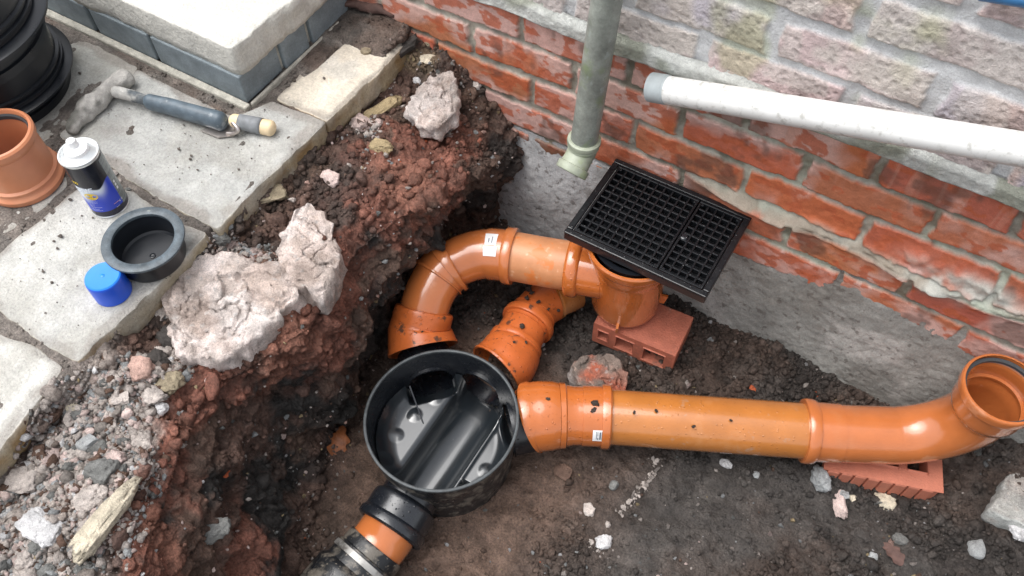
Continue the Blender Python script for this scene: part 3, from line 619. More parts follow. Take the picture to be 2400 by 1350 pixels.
def patch_vf(path, t0, t1, r, th0, th1, n=10, m=18):
    t = np.linspace(t0, t1, n); Tt, U, W = path.frames(t); X = path.p(t); th = np.linspace(th0, th1, m)
    V = X[:, None]+r*(np.cos(th)[None, :, None]*U[:, None]+np.sin(th)[None, :, None]*W[:, None])
    return V.reshape(-1, 3), grid_faces(n, m)
def sticker(parent, path, t, r, px, lw, lh, inkrows=(), m_='paper'):
    th = nearest_theta(path, t, r, px); dth = lh/r/2
    V, Fs = patch_vf(path, t-lw/2, t+lw/2, r+.0006, th-dth, th+dth); o = mesh('sticker', V, Fs, M[m_], parent)
    for (u0, u1, v0, v1) in inkrows:
        V, Fs = patch_vf(path, t-lw/2+lw*u0, t-lw/2+lw*u1, r+.001, th-dth+2*dth*v0, th-dth+2*dth*v1, 6, 6); mesh('print', V, Fs, M['ink'], o)
    return o
th_s = nearest_theta(pp, sC+.062, .064, (968, 1345)); Tt, U, W = pp.frames(np.array([sC+.035])); X = pp.p(np.array([sC+.035]))[0]
th_s = nearest_theta(pp, sC+.035, .066, (934, 1345)); sp = X+.069*(math.cos(th_s)*U[0]+math.sin(th_s)*W[0])
lathe('clamp_screw', sp, [(0, .008), (.006, .008), (.0075, .006), (.0075, -.006), (0, -.006)], M['steel'], outp, 16, Tt[0])

# ------------------------------------------------------------------ gully pot and its grid
G = np.array([.343, -.157])
gul = thing('gully_pot', 'orange plastic gully pot standing on a perforated brick under the grid', 'gully', (G[0], G[1], -.44))
lathe('pot', (*G, 0), [(.0, -.463), (.050, -.4635), (.062, -.461), (.0685, -.455), (.071, -.445), (.0735, -.345), (.074, -.322), (.0755, -.314), (.0785, -.304), (.0795, -.287), (.0795, -.285), (.074, -.285), (.0735, -.30), (.069, -.32), (.066, -.44), (.0, -.45)], M['orange'], gul, 96)
lathe('rim', (*G, 0), [(.0795, -.288), (.083, -.284), (.0865, -.279), (.0875, -.272), (.0875, -.268), (.0905, -.266), (.0915, -.259), (.0915, -.255), (.089, -.2515), (.086, -.2515), (.084, -.256), (.082, -.270), (.076, -.283)], M['orange'], gul, 96, closed=True)
zo = -.366
g1 = at(1345, 625, zo); g2 = at(1195, 600, zo-.008); dg = g1-g2; dg /= np.linalg.norm(dg)
gs = Path([np.array([G[0]-.02, G[1]-.012, zo]), g1+dg*.045, g1-dg*.012], smooth=False)
gs = Path([g1+dg*.085, g1-dg*.012], smooth=False)
pipe('outlet_socket', gs, [(0, .0545), (.022, .0545), (.0225, .0555), (gs.L-.028, .0555), (gs.L-.0275, .0575), (gs.L-.024, .061), (gs.L-.021, .0625), (gs.L-.006, .0625), (gs.L-.003, .061), (gs.L, .0575)], M['orange'], gul, .004)
for ang, zl_ in ((-75, -.449), (18, -.425), (-160, -.42)):
    a = math.radians(ang); dv = np.array([math.cos(a), math.sin(a), 0]); sd_ = np.array([-dv[1], dv[0], 0])
    c = np.array([G[0], G[1], zl_])+dv*.066; V = []
    for h_, l_ in ((-.014, .0135), (.012, .0185)):
        for s_ in (-1, 1):
            V += [c+sd_*.0025*s_+np.array([0, 0, h_]), c+sd_*.0025*s_+dv*l_+np.array([0, 0, h_])]
    mesh('lug', np.array(V), [[0, 1, 3, 2], [4, 6, 7, 5], [0, 4, 5, 1], [2, 3, 7, 6], [1, 5, 7, 3], [0, 2, 6, 4]], M['orange'], gul, smooth=False)
lathe('hopper', (*G, 0), [(.02, -.33), (.066, -.325), (.0675, -.262), (.079, -.2535), (.079, -.2515), (.0655, -.2545), (.064, -.32), (.0, -.322)], M['black_dry'], gul, 64)
# grid
gc = [at(*p, -.222) for p in ((1452, 365), (1768, 508), (1648, 697), (1322, 538))]
GX0, GX1 = (gc[0][0]+gc[3][0])/2, (gc[1][0]+gc[2][0])/2; GY1, GY0 = min((gc[0][1]+gc[1][1])/2, -.014), (gc[2][1]+gc[3][1])/2
ggr = thing('gully_grid', 'black rectangular plastic drain grid with square holes lying on the gully', 'drain grid', ((GX0+GX1)/2, (GY0+GY1)/2, -.2515))
def bars(name, mb_boxes, m_, wd, parent=ggr):
    mb = MB()
    for lo, hi in mb_boxes: v, f = box_vf(lo, hi); mb.add(v, f)
    return bevel(mb.build(name, m_, parent, smooth=False), wd, 2)
zt = -.222
fw = .0135
fr = [((GX0+.0045, GY0+.0045, zt-.0295), (GX1-.0045, GY1-.0045, zt-.0275)), ((GX0, GY0, zt-.022), (GX1, GY0+.004, zt-.006)), ((GX0, GY1-.004, zt-.022), (GX1, GY1, zt-.006)), ((GX0, GY0+.0042, zt-.022), (GX0+.004, GY1-.0042, zt-.006)), ((GX1-.004, GY0+.0042, zt-.022), (GX1, GY1-.0042, zt-.006))]  # first box: black plate added below the grating to keep its holes dark
bars('skirt_and_dark_plate', fr, M['black_dry'], .001)
rw = .0115; f2 = [((GX0-.001, GY0-.001, zt-.0058), (GX1+.001, GY0+rw, zt)), ((GX0-.001, GY1-rw, zt-.0058), (GX1+.001, GY1+.001, zt)), ((GX0-.001, GY0+rw+.0001, zt-.0058), (GX0+rw, GY1-rw-.0001, zt)), ((GX1-rw, GY0+rw+.0001, zt-.0058), (GX1+.001, GY1-rw-.0001, zt))]
bars('frame', f2, M['grid_black'], .0022)
ix0, ix1, iy0, iy1 = GX0+rw+.0015, GX1-rw-.0015, GY0+rw+.0015, GY1-rw-.0015
def grating(x0, x1, nx, ny, skip=()):
    mb = MB(); e = .0045; b = .0040; V = None
    def bx(lo, hi): v, f = box_vf(lo, hi); mb.add(v, f)
    bx((x0, iy0, zt-.016), (x1, iy0+e, zt-.001)); bx((x0, iy1-e, zt-.016), (x1, iy1, zt-.001)); bx((x0, iy0+e, zt-.016), (x0+e, iy1-e, zt-.001)); bx((x1-e, iy0+e, zt-.016), (x1, iy1-e, zt-.001))
    for i in range(1, nx):
        xc_ = x0+e/2+(x1-x0-e)*i/nx; bx((xc_-b/2, iy0+e, zt-.015), (xc_+b/2, iy1-e, zt-.0022))
    for j in range(1, ny):
        yc = iy0+e/2+(iy1-iy0-e)*j/ny; bx((x0+e, yc-b/2, zt-.0152), (x1-e, yc+b/2, zt-.0026))
    for cx_, cy_ in ((x0+e, iy0+e), (x1-e, iy0+e), (x0+e, iy1-e), (x1-e, iy1-e)):
        v, f = lathe_vf((cx_+(.002 if cx_ < (x0+x1)/2 else -.002), cy_+(.002 if cy_ < (iy0+iy1)/2 else -.002), zt), [(0, -.0020), (.0035, -.0024), (.004, -.012)], 12); mb.add(v, f)
    return bevel(mb.build('grating', M['grid_black'], ggr, smooth=False), .0008, 1, 50)
xs_ = ix0+(ix1-ix0)*.667
grating(ix0, xs_-.0012, 10, 11); grating(xs_+.0012, ix1, 5, 11)
mb = MB(); v, f = lathe_vf((xs_+.0095, (iy0+iy1)/2-.002, zt), [(0, -.001), (.006, -.001), (.0075, -.0022), (.0075, -.014)], 24); mb.add(v, f); mb.build('screw_boss', M['black'], ggr)

# ------------------------------------------------------------------ upper pipe run: gully to chamber, two swept bends
runp = thing('bend_pipe', 'orange pipe run curving through two bends from gully outlet down to chamber', 'drain pipe', at(990, 735, -.50))
K = [(1265, 612, zo-.004), (1195, 600, zo-.008), (1130, 596, zo-.013), (1075, 612, -.385), (1036, 640, -.398), (1008, 684, -.414), (994, 730, -.436), (986, 785, -.468)]
pts = [g1]+[at(*k) for k in K]+[CC+dirv(INL[1])*.135]
pu = Path(pts, 600)
def s_at(path, px):
    q = pr(path.P); return path.S[np.argmin(np.hypot(q[:, 0]-px[0], q[:, 1]-px[1]))]
s1, s2, s3, s4 = s_at(pu, (1192, 600)), s_at(pu, (1052, 622)), s_at(pu, (992, 738)), s_at(pu, (984, 805))
R0 = .0505
pipe('straight_pipe', pu, [(-.008, R0), (s1+.01, R0)], M['orange_pale'], runp)
b1 = pipe('pipe_bend', pu, [(s1-.014, .053), (s1-.0135, .0575), (s1-.011, .059), (s1+.004, .059), (s1+.007, .0575), (s1+.0075, .0535), (s1+.042, .0535), (s1+.0425, .0515), (s2-.006, .0505)], M['orange_dry'], runp)
pipe('collar', pu, [(s2-.013, .0515), (s2-.0125, .0575), (s2-.010, .0600), (s2+.002, .0610), (s2+.007, .0600), (s2+.008, .0575), (s2+.0085, .054)], M['orange_dry'], b1, .004)
b2 = pipe('pipe_bend', pu, [(s2+.004, .0555), (s2+.030, .0555), (s2+.0305, .0580), (s2+.0325, .0590), (s2+.0355, .0585), (s2+.037, .0525), (s3, .0505)], M['orange_dry'], runp)
pipe('socket', pu, [(s3-.012, .052), (s3-.011, .0585), (s3-.008, .0605), (s3+.006, .061), (s3+.010, .0615), (s3+.0105, .0600), (s3+.016, .0608), (s3+.03, .0655), (s3+.052, .0685), (s4+.004, .0705), (s4+.010, .0725), (s4+.014, .0725)], M['orange_dirty'], runp, .005)
st = sticker(runp, pu, s1+.030, .0537, (1164, 563), .024, .028, ((.62, .7, .2, .55), (.35, .42, .15, .7)))
sticker(runp, pu, s1+.030, .0539, (1157, 590), .030, .020, (), 'paper')

# ------------------------------------------------------------------ middle inlet: muddy coupler and pipe under the run
midp = thing('pipe_stub', 'muddy orange pipe stub rising from behind the chamber beneath the curved run', 'drain pipe', (.2, -.3, -.56))
pm = Path([CC+dirv(INL[0])*.155, at(1184, 850, -.505), at(1209, 805, -.506), at(1237, 757, -.507), at(1270, 716, -.512), at(1328, 688, -.52)], 300)
m1, ma, mc_, md = s_at(pm, (1177, 853)), s_at(pm, (1207, 805)), s_at(pm, (1238, 756)), s_at(pm, (1290, 703))
pipe('coupler', pm, [(m1-.021, .0670), (m1-.017, .0680), (m1-.013, .0660), (m1+.006, .0655), (ma-.018, .0615), (ma-.010, .0570), (ma-.0095, .0575), (ma-.008, .0585), (ma+.004, .0580), (ma+.006, .0565), (ma+.007, .0515), (mc_-.016, .0495), (mc_-.0155, .0515), (mc_-.009, .0515), (mc_-.0085, .0575), (mc_-.006, .0585), (mc_+.004, .0585), (mc_+.008, .0565), (mc_+.0085, .050)], M['orange_dirty'], midp, .004)
pipe('pipe_bend', pm, [(mc_-.005, .0475), (mc_+.022, .0478), (mc_+.0225, .0500), (mc_+.026, .0500), (mc_+.0265, .0475), (md, .047)], M['orange_dirty'], midp)
pipe('pipe', pm, [(md-.01, .0435), (md+.006, .0435), (md+.0065, .0465), (md+.012, .0465), (md+.0125, .0435), (md+.06, .0435)], M['orange_pipe'], midp)

# ------------------------------------------------------------------ right run: coupler, straight pipe and open swept bend on a brick
rrun = thing('long_pipe', 'long glazed orange pipe with upturned open bend resting on a brick', 'drain pipe', (.77, -.232, -.535))
zr = -.478
pA = at(1248, 978, zr); q1 = at(1325, 974, zr); q2 = at(1440, 978, zr); q3 = at(1888, 1010, zr); dq = (q3-q2)/np.linalg.norm(q3-q2)
MC = np.array([1.019, -.100, -.274]); dq2 = dq.copy(); Rb = .118
knee = q3+dq*.095
flat = np.array([MC[0], MC[1], zr+.004]); back = (flat-knee); dist = np.linalg.norm(back); bu = back/dist; Rb = min(dist-.002, .125)
arc = [flat-bu*Rb+bu*Rb*math.sin(a)+np.array([0, 0, 1])*Rb*(1-math.cos(a)) for a in np.linspace(0, math.pi/2, 12)]
top = MC
pr_ = Path([CC+dirv(INL[2])*.15, pA, q1, q2, lerp(q2, q3, .33), lerp(q2, q3, .66), q3, knee-dq*.03]+arc+[np.array([flat[0], flat[1], zr+.004+Rb+.02]), top], 900)
a_, b_, c_, d_ = s_at(pr_, (1250, 978)), s_at(pr_, (1328, 974)), s_at(pr_, (1428, 978)), s_at(pr_, (1895, 1010))
RP = .0535
pipe('straight_pipe', pr_, [(c_-.02, RP), (d_+.02, RP)], M['orange_pipe'], rrun)
pipe('coupler', pr_, [(a_-.004, .0705), (a_+.001, .0705), (a_+.003, .068), (a_+.012, .0683), (a_+.035, .0672), (b_-.016, .0645), (b_-.0155, .0625), (b_-.0150, .0645), (b_-.003, .0640), (b_, .0600), (b_+.014, .0572), (b_+.03, .0568), (b_+.0305, .0585), (b_+.034, .0585), (c_-.016, .0585), (c_-.0155, .0615), (c_-.012, .0625), (c_-.001, .0625), (c_+.002, .060), (c_+.0025, .0545)], M['orange'], rrun, .004)
Lr = pr_.L
bd = pipe('pipe_bend', pr_, [(d_-.0135, .0545), (d_-.013, .0605), (d_-.010, .0625), (d_+.003, .0625), (d_+.008, .0605), (d_+.0085, .0570), (d_+.055, .0565), (d_+.0555, .055), (Lr-.085, .0545), (Lr-.07, .059), (Lr-.064, .0620), (Lr-.026, .0630), (Lr-.022, .065), (Lr-.018, .0690), (Lr-.005, .0692), (Lr-.002, .0685), (Lr, .067)], M['orange_dry'], rrun, .0035, 72)
lathe('rubber_seal', MC-np.array([0, 0, .0125]), [(.0578, -.003), (.0578, .003), (.0640, .004), (.0640, -.004)], M['rubber'], bd, 72, closed=True)
lathe('stop_ring', MC-np.array([0, 0, .058]), [(.0525, -.004), (.0525, .001), (.0592, .001), (.0592, -.004)], M['orange_dry'], bd, 72, closed=True)
sticker(rrun, pr_, s_at(pr_, (1396, 1020))+.002, .0587, (1398, 1021), .022, .026, ((.3, .36, .12, .8), (.42, .47, .12, .5), (.42, .5, .62, .85), (.58, .72, .15, .82), (.78, .88, .12, .9)))

# ------------------------------------------------------------------ downpipe and white waste pipe
dpt = aty(1442, -120, -.052); dpb = aty(1368, 335, -.085)
dp = thing('downpipe', 'weathered green-grey downpipe ending in a short cast shoe above the hole', 'downpipe', aty(1340, 400, -.11))
pd = Path([dpt+(dpt-dpb)*.25, dpb], smooth=False); ld = pd.L
pipe('pipe', pd, [(0, .0255), (ld+.01, .0255)], M['lead'], dp)
ps = Path([dpb+(dpt-dpb)/np.linalg.norm(dpt-dpb)*.012, dpb-(dpt-dpb)/np.linalg.norm(dpt-dpb)*.02, aty(1357, 368, -.098), aty(1337, 405, -.125)], 200)
pipe('shoe', ps, [(0, .0285), (.002, .0315), (.008, .032), (.012, .0305), (.0135, .0295), (.017, .0305), (.020, .0295), (.026, .0275), (ps.L*.5, .0265), (ps.L*.55, .0275), (ps.L*.60, .0265), (ps.L-.016, .0275), (ps.L-.015, .0315), (ps.L-.002, .0315), (ps.L, .030)], M['shoe'], dp)
wa, wb = aty(1530, 205, -.045), aty(2520, 371, -.075)
wp = thing('waste_pipe', 'white plastic waste pipe slanting along the wall with grey open end', 'waste pipe', wa)
pw = Path([wa, wb], smooth=False)
pipe('pipe', pw, [(0, .0236), (pw.L, .0236)], M['white'], wp)
pipe('end_band', pw, [(-.004, .0238), (-.003, .0252), (.026, .0252), (.0265, .0245), (.030, .0240)], M['grey'], wp)
# blue hose crossing the very corner of the view
bh0, bh1 = aty(2300, -19, -.03), aty(2500, 12, -.03)
hs_ = tag(mesh('hose', *tube_vf(Path([bh0, (bh0+bh1)/2, bh1]), [(0, .011), (.02, .011), (.25, .011)], .003, 24), M['hose'], None, origin=bh0), 'blue hose crossing the top right corner of the wall', 'hose')

# ------------------------------------------------------------------ perforated bricks
def perf_brick(name, label, P, xdir, size, holes, m_, seed, grooves=False, tilt=None):
    """P: top front-left corner; holes: list of (u0,u1,v0,v1) on the face given by the u (long) and v axes of the top"""
    L_, W_, H_ = size
    u = np.array([math.cos(xdir), math.sin(xdir), 0]); v = np.array([-u[1], u[0], 0]); k = np.array([0, 0, -1.])
    if tilt is not None:
        R = np.array(Matrix.Rotation(tilt[0], 3, Vector(tilt[1]))); u, v, k = R@u, R@v, R@k
    t = tag_root = thing(name, label, 'brick', P+u*L_/2+v*W_/2+k*H_)
    def X(a, b, c): return P+u*a+v*b+k*c
    n = 3; us = sorted({0, L_, *[h[0] for h in holes], *[h[1] for h in holes]}); vs = sorted({0, W_, *[h[2] for h in holes], *[h[3] for h in holes]})
    mb = MB()
    def ish(a, b): return any(h[0]-1e-6 <= a <= h[1]+1e-6 and h[2]-1e-6 <= b <= h[3]+1e-6 for h in holes)
    verts = {}; VV = []; FF = []
    def vid(i, j, c):
        key = (i, j, c)
        if key not in verts: verts[key] = len(VV); VV.append(X(us[i], vs[j], c))
        return verts[key]
    for i in range(len(us)-1):
        for j in range(len(vs)-1):
            if not ish((us[i]+us[i+1])/2, (vs[j]+vs[j+1])/2):
                FF.append([vid(i, j, 0), vid(i+1, j, 0), vid(i+1, j+1, 0), vid(i, j+1, 0)]); FF.append([vid(i, j, H_), vid(i, j+1, H_), vid(i+1, j+1, H_), vid(i+1, j, H_)])
                for (di, dj, e) in ((-1, 0, ((i, j), (i, j+1))), (1, 0, ((i+1, j+1), (i+1, j))), (0, -1, ((i+1, j), (i, j))), (0, 1, ((i, j+1), (i+1, j+1)))):
                    ii, jj = i+di, j+dj
                    if ii < 0 or jj < 0 or ii >= len(us)-1 or jj >= len(vs)-1 or ish((us[ii]+us[ii+1])/2, (vs[jj]+vs[jj+1])/2):
                        a, b = e; FF.append([vid(*a, 0), vid(*a, H_), vid(*b, H_), vid(*b, 0)])
    o = mesh('brick_body', np.array(VV), FF, M[m_], t, smooth=False); bevel(o, .004, 3, 40)
    if grooves:
        mb = MB()
        for q in np.linspace(.13, .92, 7):
            a = L_*q
            V = np.array([X(a-.0035, -.0025, -.001), X(a+.0035, -.0025, -.001), X(a+.0035, -.0025, H_), X(a-.0035, -.0025, H_), X(a-.0035, .001, -.001), X(a+.0035, .001, -.001), X(a+.0035, .001, H_), X(a-.0035, .001, H_)])
        # raised strips between the grooves
        qs = np.r_[0.02, np.linspace(.14, .95, 8)]
        for a, b in zip(qs[:-1], qs[1:]):
            a, b = a*L_+.002, b*L_-.002
            V = np.array([X(a, -.005, .004), X(b, -.005, .004), X(b, -.005, H_), X(a, -.005, H_), X(a, -.0002, .001), X(b, -.0002, .001), X(b, -.0002, H_), X(a, -.0002, H_)])
            mb.add(V, np.array([(0, 1, 2, 3), (0, 4, 5, 1), (1, 5, 6, 2), (2, 6, 7, 3), (3, 7, 4, 0)])[:, ::-1])
        bevel(mb.build('grooved_face', M[m_], t, smooth=False), .0015, 2)
    return t
c0 = at(1935, 1096, -.532); c1 = at(2213, 1152, -.532); dd = c1-c0
perf_brick('brick', 'clean red perforated brick with grooved side under the right upturned bend', c0, math.atan2(dd[1], dd[0]), (.215, .10, .058), [(.028, .072, .03, .072), (.092, .136, .030, .072), (.152, .190, .030, .072)], 'newbrick2', 3, True)
# brick under the gully: stands on its long edge, holes facing the camera
f0, f1 = at(1392, 756, -.468), at(1584, 836, -.468); dd = f1-f0; ang = math.atan2(dd[1], dd[0]); L_ = np.linalg.norm(dd)
uu = dd/L_; vv = np.array([-uu[1], uu[0], 0])
t = thing('brick', 'red perforated brick on its side under the gully, holes facing out', 'brick', (f0+f1)/2+vv*.05-np.array([0, 0, .07]))
mb = MB(); Hb = .072; W_ = .105
holes = [(.29, .50, .20, .80), (.63, .88, .2, .85), (.07, .19, .25, .7)]
us = sorted({0, 1, *sum(([h[0], h[1]] for h in holes), [])}); ks = sorted({0, 1, *sum(([h[2], h[3]] for h in holes), [])})
VV = []; FF = []
def q4(*p): FF.append(list(range(len(VV), len(VV)+4))); VV.extend(p)
def XB(a, b, c): return f0+uu*a*L_+vv*b*W_-np.array([0, 0, c*Hb])
for i in range(len(us)-1):
    for j in range(len(ks)-1):
        cu, ck = (us[i]+us[i+1])/2, (ks[j]+ks[j+1])/2
        if not any(h[0] < cu < h[1] and h[2] < ck < h[3] for h in holes): q4(XB(us[i], 0, ks[j]), XB(us[i], 0, ks[j+1]), XB(us[i+1], 0, ks[j+1]), XB(us[i+1], 0, ks[j]))
for h in holes:
    a, b, c, d_2 = h
    q4(XB(a, 0, c), XB(b, 0, c), XB(b, .8, c), XB(a, .8, c)); q4(XB(a, 0, d_2), XB(a, .8, d_2), XB(b, .8, d_2), XB(b, 0, d_2)); q4(XB(a, 0, c), XB(a, .8, c), XB(a, .8, d_2), XB(a, 0, d_2)); q4(XB(b, 0, c), XB(b, 0, d_2), XB(b, .8, d_2), XB(b, .8, c)); q4(XB(a, .8, c), XB(b, .8, c), XB(b, .8, d_2), XB(a, .8, d_2))
q4(XB(0, 0, 0), XB(1, 0, 0), XB(1, 1, 0), XB(0, 1, 0)); q4(XB(0, 0, 0), XB(0, 1, 0), XB(0, 1, 1), XB(0, 0, 1)); q4(XB(1, 0, 0), XB(1, 0, 1), XB(1, 1, 1), XB(1, 1, 0)); q4(XB(0, 1, 0), XB(1, 1, 0), XB(1, 1, 1), XB(0, 1, 1)); q4(XB(0, 0, 1), XB(0, 1, 1), XB(1, 1, 1), XB(1, 0, 1))
o = mesh('brick_body', np.array(VV), FF, M['newbrick'], t, smooth=False)
m = o.modifiers.new('weld', 'WELD'); m.merge_threshold = .0002; bevel(o, .0025, 2, 40)

# ------------------------------------------------------------------ things on the paving
# stacked black riser rings
def riser(label, c, z0, rb, rf, h):
    t = thing('chamber_riser', label, 'riser ring', (*c, z0), 'black riser rings stacked on the paving')
    k = [(rb-.006, 0), (rb, 0), (rb, .012), (rb+.004, .014), (rb+.004, .020), (rb-.001, .022), (rb-.001, h*.30), (rf-.004, h*.33), (rf, h*.34), (rf, h*.375), (rf-.003, h*.385), (rb+.004, h*.40), (rb+.003, h*.43), (rb+.007, h*.44), (rb+.007, h*.48), (rb+.001, h*.49), (rb+.001, h*.53), (rb+.005, h*.54), (rb+.005, h*.565), (rb-.001, h*.575), (rb-.002, h), (rb-.006, h)]
    lathe('ring_wall', (*c, z0), k+[(rb-.008, h), (rb-.010, 0)], M['black_dry'], t, 128, closed=True)
    return t
cR = np.array([-.862, -.553])
riser('lowest black ribbed riser ring standing on the paving', cR, -.12, .137, .158, .118)
riser('upper black ribbed riser ring stacked on another, cut by the left border', cR+np.array([.004, -.014]), -.0015, .150, .177, .16)
# orange coupler
cC = np.array([-.632, -.686])
t = thing('pipe_coupler', 'short orange push-fit coupler standing upright beside the spray can', 'pipe coupler', (*cC, ZP))
lathe('body', (*cC, ZP), [(.058, 0), (.067, 0), (.069, .003), (.069, .011), (.0665, .014), (.0645, .016), (.063, .022), (.0645, .0225), (.0645, .026), (.0595, .029), (.0588, .088), (.0585, .094), (.060, .0945), (.0625, .099), (.0635, .104), (.0635, .112), (.0605, .1155), (.0565, .1165), (.0555, .114), (.0555, .108), (.0548, .106), (.0548, .03), (.056, .0)], M['orange_dusty'], t, 96, closed=True)
lathe('rubber_seal', (*cC, ZP), [(.0515, .1055), (.0535, .109), (.0553, .1075), (.0549, .096), (.0525, .097), (.0520, .101)], M['rubber'], t, 96, closed=True)
# plastic offcut lying inside it
pcq = at(30, 329, ZP+.02); sp_ = Path([pcq+np.array([-.017, -.008, .004]), pcq, pcq+np.array([.016, .012, .004])])
tag(mesh('offcut', *tube_vf(sp_, [(0, .0012), (sp_.L, .0012)], .0006, 10, True), M['orange_dry'], None, origin=pcq), 'curled orange plastic shaving inside the upright coupler', 'plastic offcut')
# spray can with printed label
cS = np.array([-.4565, -.6505])
can = thing('spray_can', 'black and blue aerosol can with white nozzle standing on the slab', 'spray can', (*cS, ZP))
RC = .0322
nth, nz = 240, 120; th = np.linspace(-math.pi, math.pi, nth, endpoint=False); zz = np.linspace(.0035, .128, nz)
Zg, Tg = np.meshgrid(zz, th, indexing='ij'); Zf, Tf = Zg.ravel(), Tg.ravel()
face_a = math.radians(-22)
du = np.angle(np.exp(1j*(Tf-face_a)))                                # angle right of the side that faces the camera
zb = .074+.016*sstep(-.2, .55, du)-.006*np.sin(np.clip(du+.4, -.5, 1)*2)          # black field above, swoosh below
black = sstep(zb-.001, zb+.002, Zf); wht = np.exp(-np.clip((zb-Zf)/.014, 0, 9)**2)*sstep(.5, -.05, du)+.9*sstep(-.55, -1.0, du)*sstep(.035, .06, Zf)
colp = np.array([.016, .05, .52])*np.ones((len(Zf), 1)); colp = lerp(colp, np.array([.72, .78, .85]), np.clip(wht, 0, 1)[:, None]); colp = lerp(colp, np.array([.010, .011, .018]), black[:, None])
colp = lerp(colp, np.array([.012, .012, .03]), (sstep(.0165, .0155, Zf-.002*np.cos(du)))[:, None])
backp = sstep(.66, .68, du)*sstep(2.6, 2.58, du); bc = lerp(np.array([.20, .23, .23]), np.array([.10, .12, .13]), ((np.sin(Zf*1900) > .2)*(h1(np.floor(Zf*600), 3) > .25)*.8)[:, None]); colp = lerp(colp, bc, (backp*(Zf > .014)*(Zf < .122))[:, None])
Vc = np.stack([cS[0]+RC*np.cos(Tf), cS[1]+RC*np.sin(Tf), ZP+Zf], 1)
can_l = mesh('can_body', Vc, grid_faces(nz, nth, cv=True), M['print'], can, colp)
lathe('bottom_rim', (*cS, ZP), [(.0, .004), (.026, .003), (.0305, .0), (.0328, .001), (.0332, .0028), (.0322, .0045)], M['tin'], can, 64)
lathe('shoulder', (*cS, ZP), [(RC, .1275), (RC+.0006, .129), (RC+.0014, .1315), (RC+.0006, .134), (RC-.0015, .134), (RC-.0035, .131), (.026, .1325), (.020, .137), (.0165, .1395), (.0, .140)], M['tin'], can, 64)
lathe('nozzle_collar', (*cS, ZP), [(.0195, .134), (.0195, .141), (.0185, .1435), (.013, .1445), (.0, .1445)], M['whiteplastic'], can, 48)
lathe('spray_button', (cS[0]-.006, cS[1]+.002, ZP), [(.0085, .1445), (.0085, .152), (.0075, .156), (.005, .158), (.0, .1585)], M['whiteplastic'], can, 32)
def text_on_can(txt, size, th0, z, m_, name='lettering', r=RC+.00035, shear=0., bold=.0, slope=0.):
    cu = bpy.data.curves.new('t', 'FONT'); cu.body = txt; cu.size = size; cu.shear = shear; cu.offset = bold; cu.align_x = 'LEFT'
    ob = bpy.data.objects.new('t', cu); COL.objects.link(ob); dg = bpy.context.evaluated_depsgraph_get(); dg.update()
    me = ob.evaluated_get(dg).to_mesh(); v = np.array([q.co[:] for q in me.vertices]); f = [list(p.vertices) for p in me.polygons]
    ob.evaluated_get(dg).to_mesh_clear(); bpy.data.objects.remove(ob); bpy.data.curves.remove(cu)
    if not len(v): return
    a = face_a+th0+v[:, 0]/RC
    return mesh(name, np.stack([cS[0]+r*np.cos(a), cS[1]+r*np.sin(a), ZP+z+v[:, 1]+slope*v[:, 0]], 1), f, M[m_], can_l, smooth=False)
text_on_can('000', .0085, math.radians(-78), .088, 'yellow', bold=.0002)
text_on_can('ONE', .0155, math.radians(-84), .0685, 'whiteink', shear=.2, bold=.0003)
zS, aS = .058, math.radians(-40)
nn = 40; q = np.arange(nn)*2*math.pi/nn; rr = np.where(np.arange(nn) % 2 == 0, 1.0, .84); ua = face_a+aS+rr*np.cos(q)*.0125/RC
rS = RC+.0003
star = mesh('starburst', np.vstack([[[cS[0]+rS*math.cos(face_a+aS), cS[1]+rS*math.sin(face_a+aS), ZP+zS]], np.stack([cS[0]+rS*np.cos(ua), cS[1]+rS*np.sin(ua), ZP+zS+rr*np.sin(q)*.0088], 1)]), [[0, 1+i, 1+(i+1) % nn] for i in range(nn)], M['yellow'], can_l, smooth=False)
for txt, dz, da, sz in (('For', .0022, -9, .0042), ('Home &', -.0018, -15, .0042), ('Industry', -.0056, -16, .0040)):
    text_on_can(txt, sz, aS+math.radians(da), zS+dz, 'brownink', 'lettering', RC+.0008)
for n_, zz_ in ((11, .044), (10, .0405), (6, .036), (5, .0325), (12, .0285), (8, .0235), (11, .0205)):      # lines of print too small to read
    text_on_can('-'*n_, .0052, math.radians(-62), zz_, 'whiteink')
text_on_can('C E', .0058, math.radians(27), .024, 'whiteink', shear=0); text_on_can('---', .0075, math.radians(11), .0165, 'whiteink'); text_on_can('-----', .006, math.radians(9), .0265, 'orangeink', bold=.0002)
for k in range(3):
    a0_ = face_a+math.radians(44); z0_ = .062-.0075*k; V = []
    for a_2 in (0, .13):
        for zq in (0, .0055): V.append([cS[0]+(RC+.0004)*math.cos(a0_+a_2), cS[1]+(RC+.0004)*math.sin(a0_+a_2), ZP+z0_+zq])
    mesh('hazard_mark', np.array(V), [[0, 2, 3, 1]], M['paper'], can_l, smooth=False)
# blue cap of the can and the black end cap
cQ = np.array([-.3145, -.782, ZP])
t = thing('aerosol_cap', 'bright blue plastic aerosol cap standing beside the black end cap', 'aerosol cap', cQ)
lathe('cap_wall', cQ, [(.0285, .0), (.029, 0), (.0303, .001), (.0298, .040), (.0285, .0445), (.0268, .0462)], M['blue'], t, 64)
lathe('cap_top', cQ, [(.0285, .0446), (.0266, .0465), (.022, .0462), (.004, .0462), (.003, .0470), (.0, .0472)], M['bluetop'], t, 64)
cB = np.array([-.309, -.6955])
t = thing('end_cap', 'round black plastic end cap with scratched grey rim, open side up', 'end cap', (*cB, ZP))
lathe('cup', (*cB, ZP), [(.0, .0005), (.052, .0005), (.0555, .003), (.0565, .0065), (.0565, .034), (.0570, .040), (.0570, .047), (.052, .047), (.0515, .036), (.0505, .034), (.0495, .008), (.046, .0045), (.0, .0045)], M['black_dry'], t, 96)
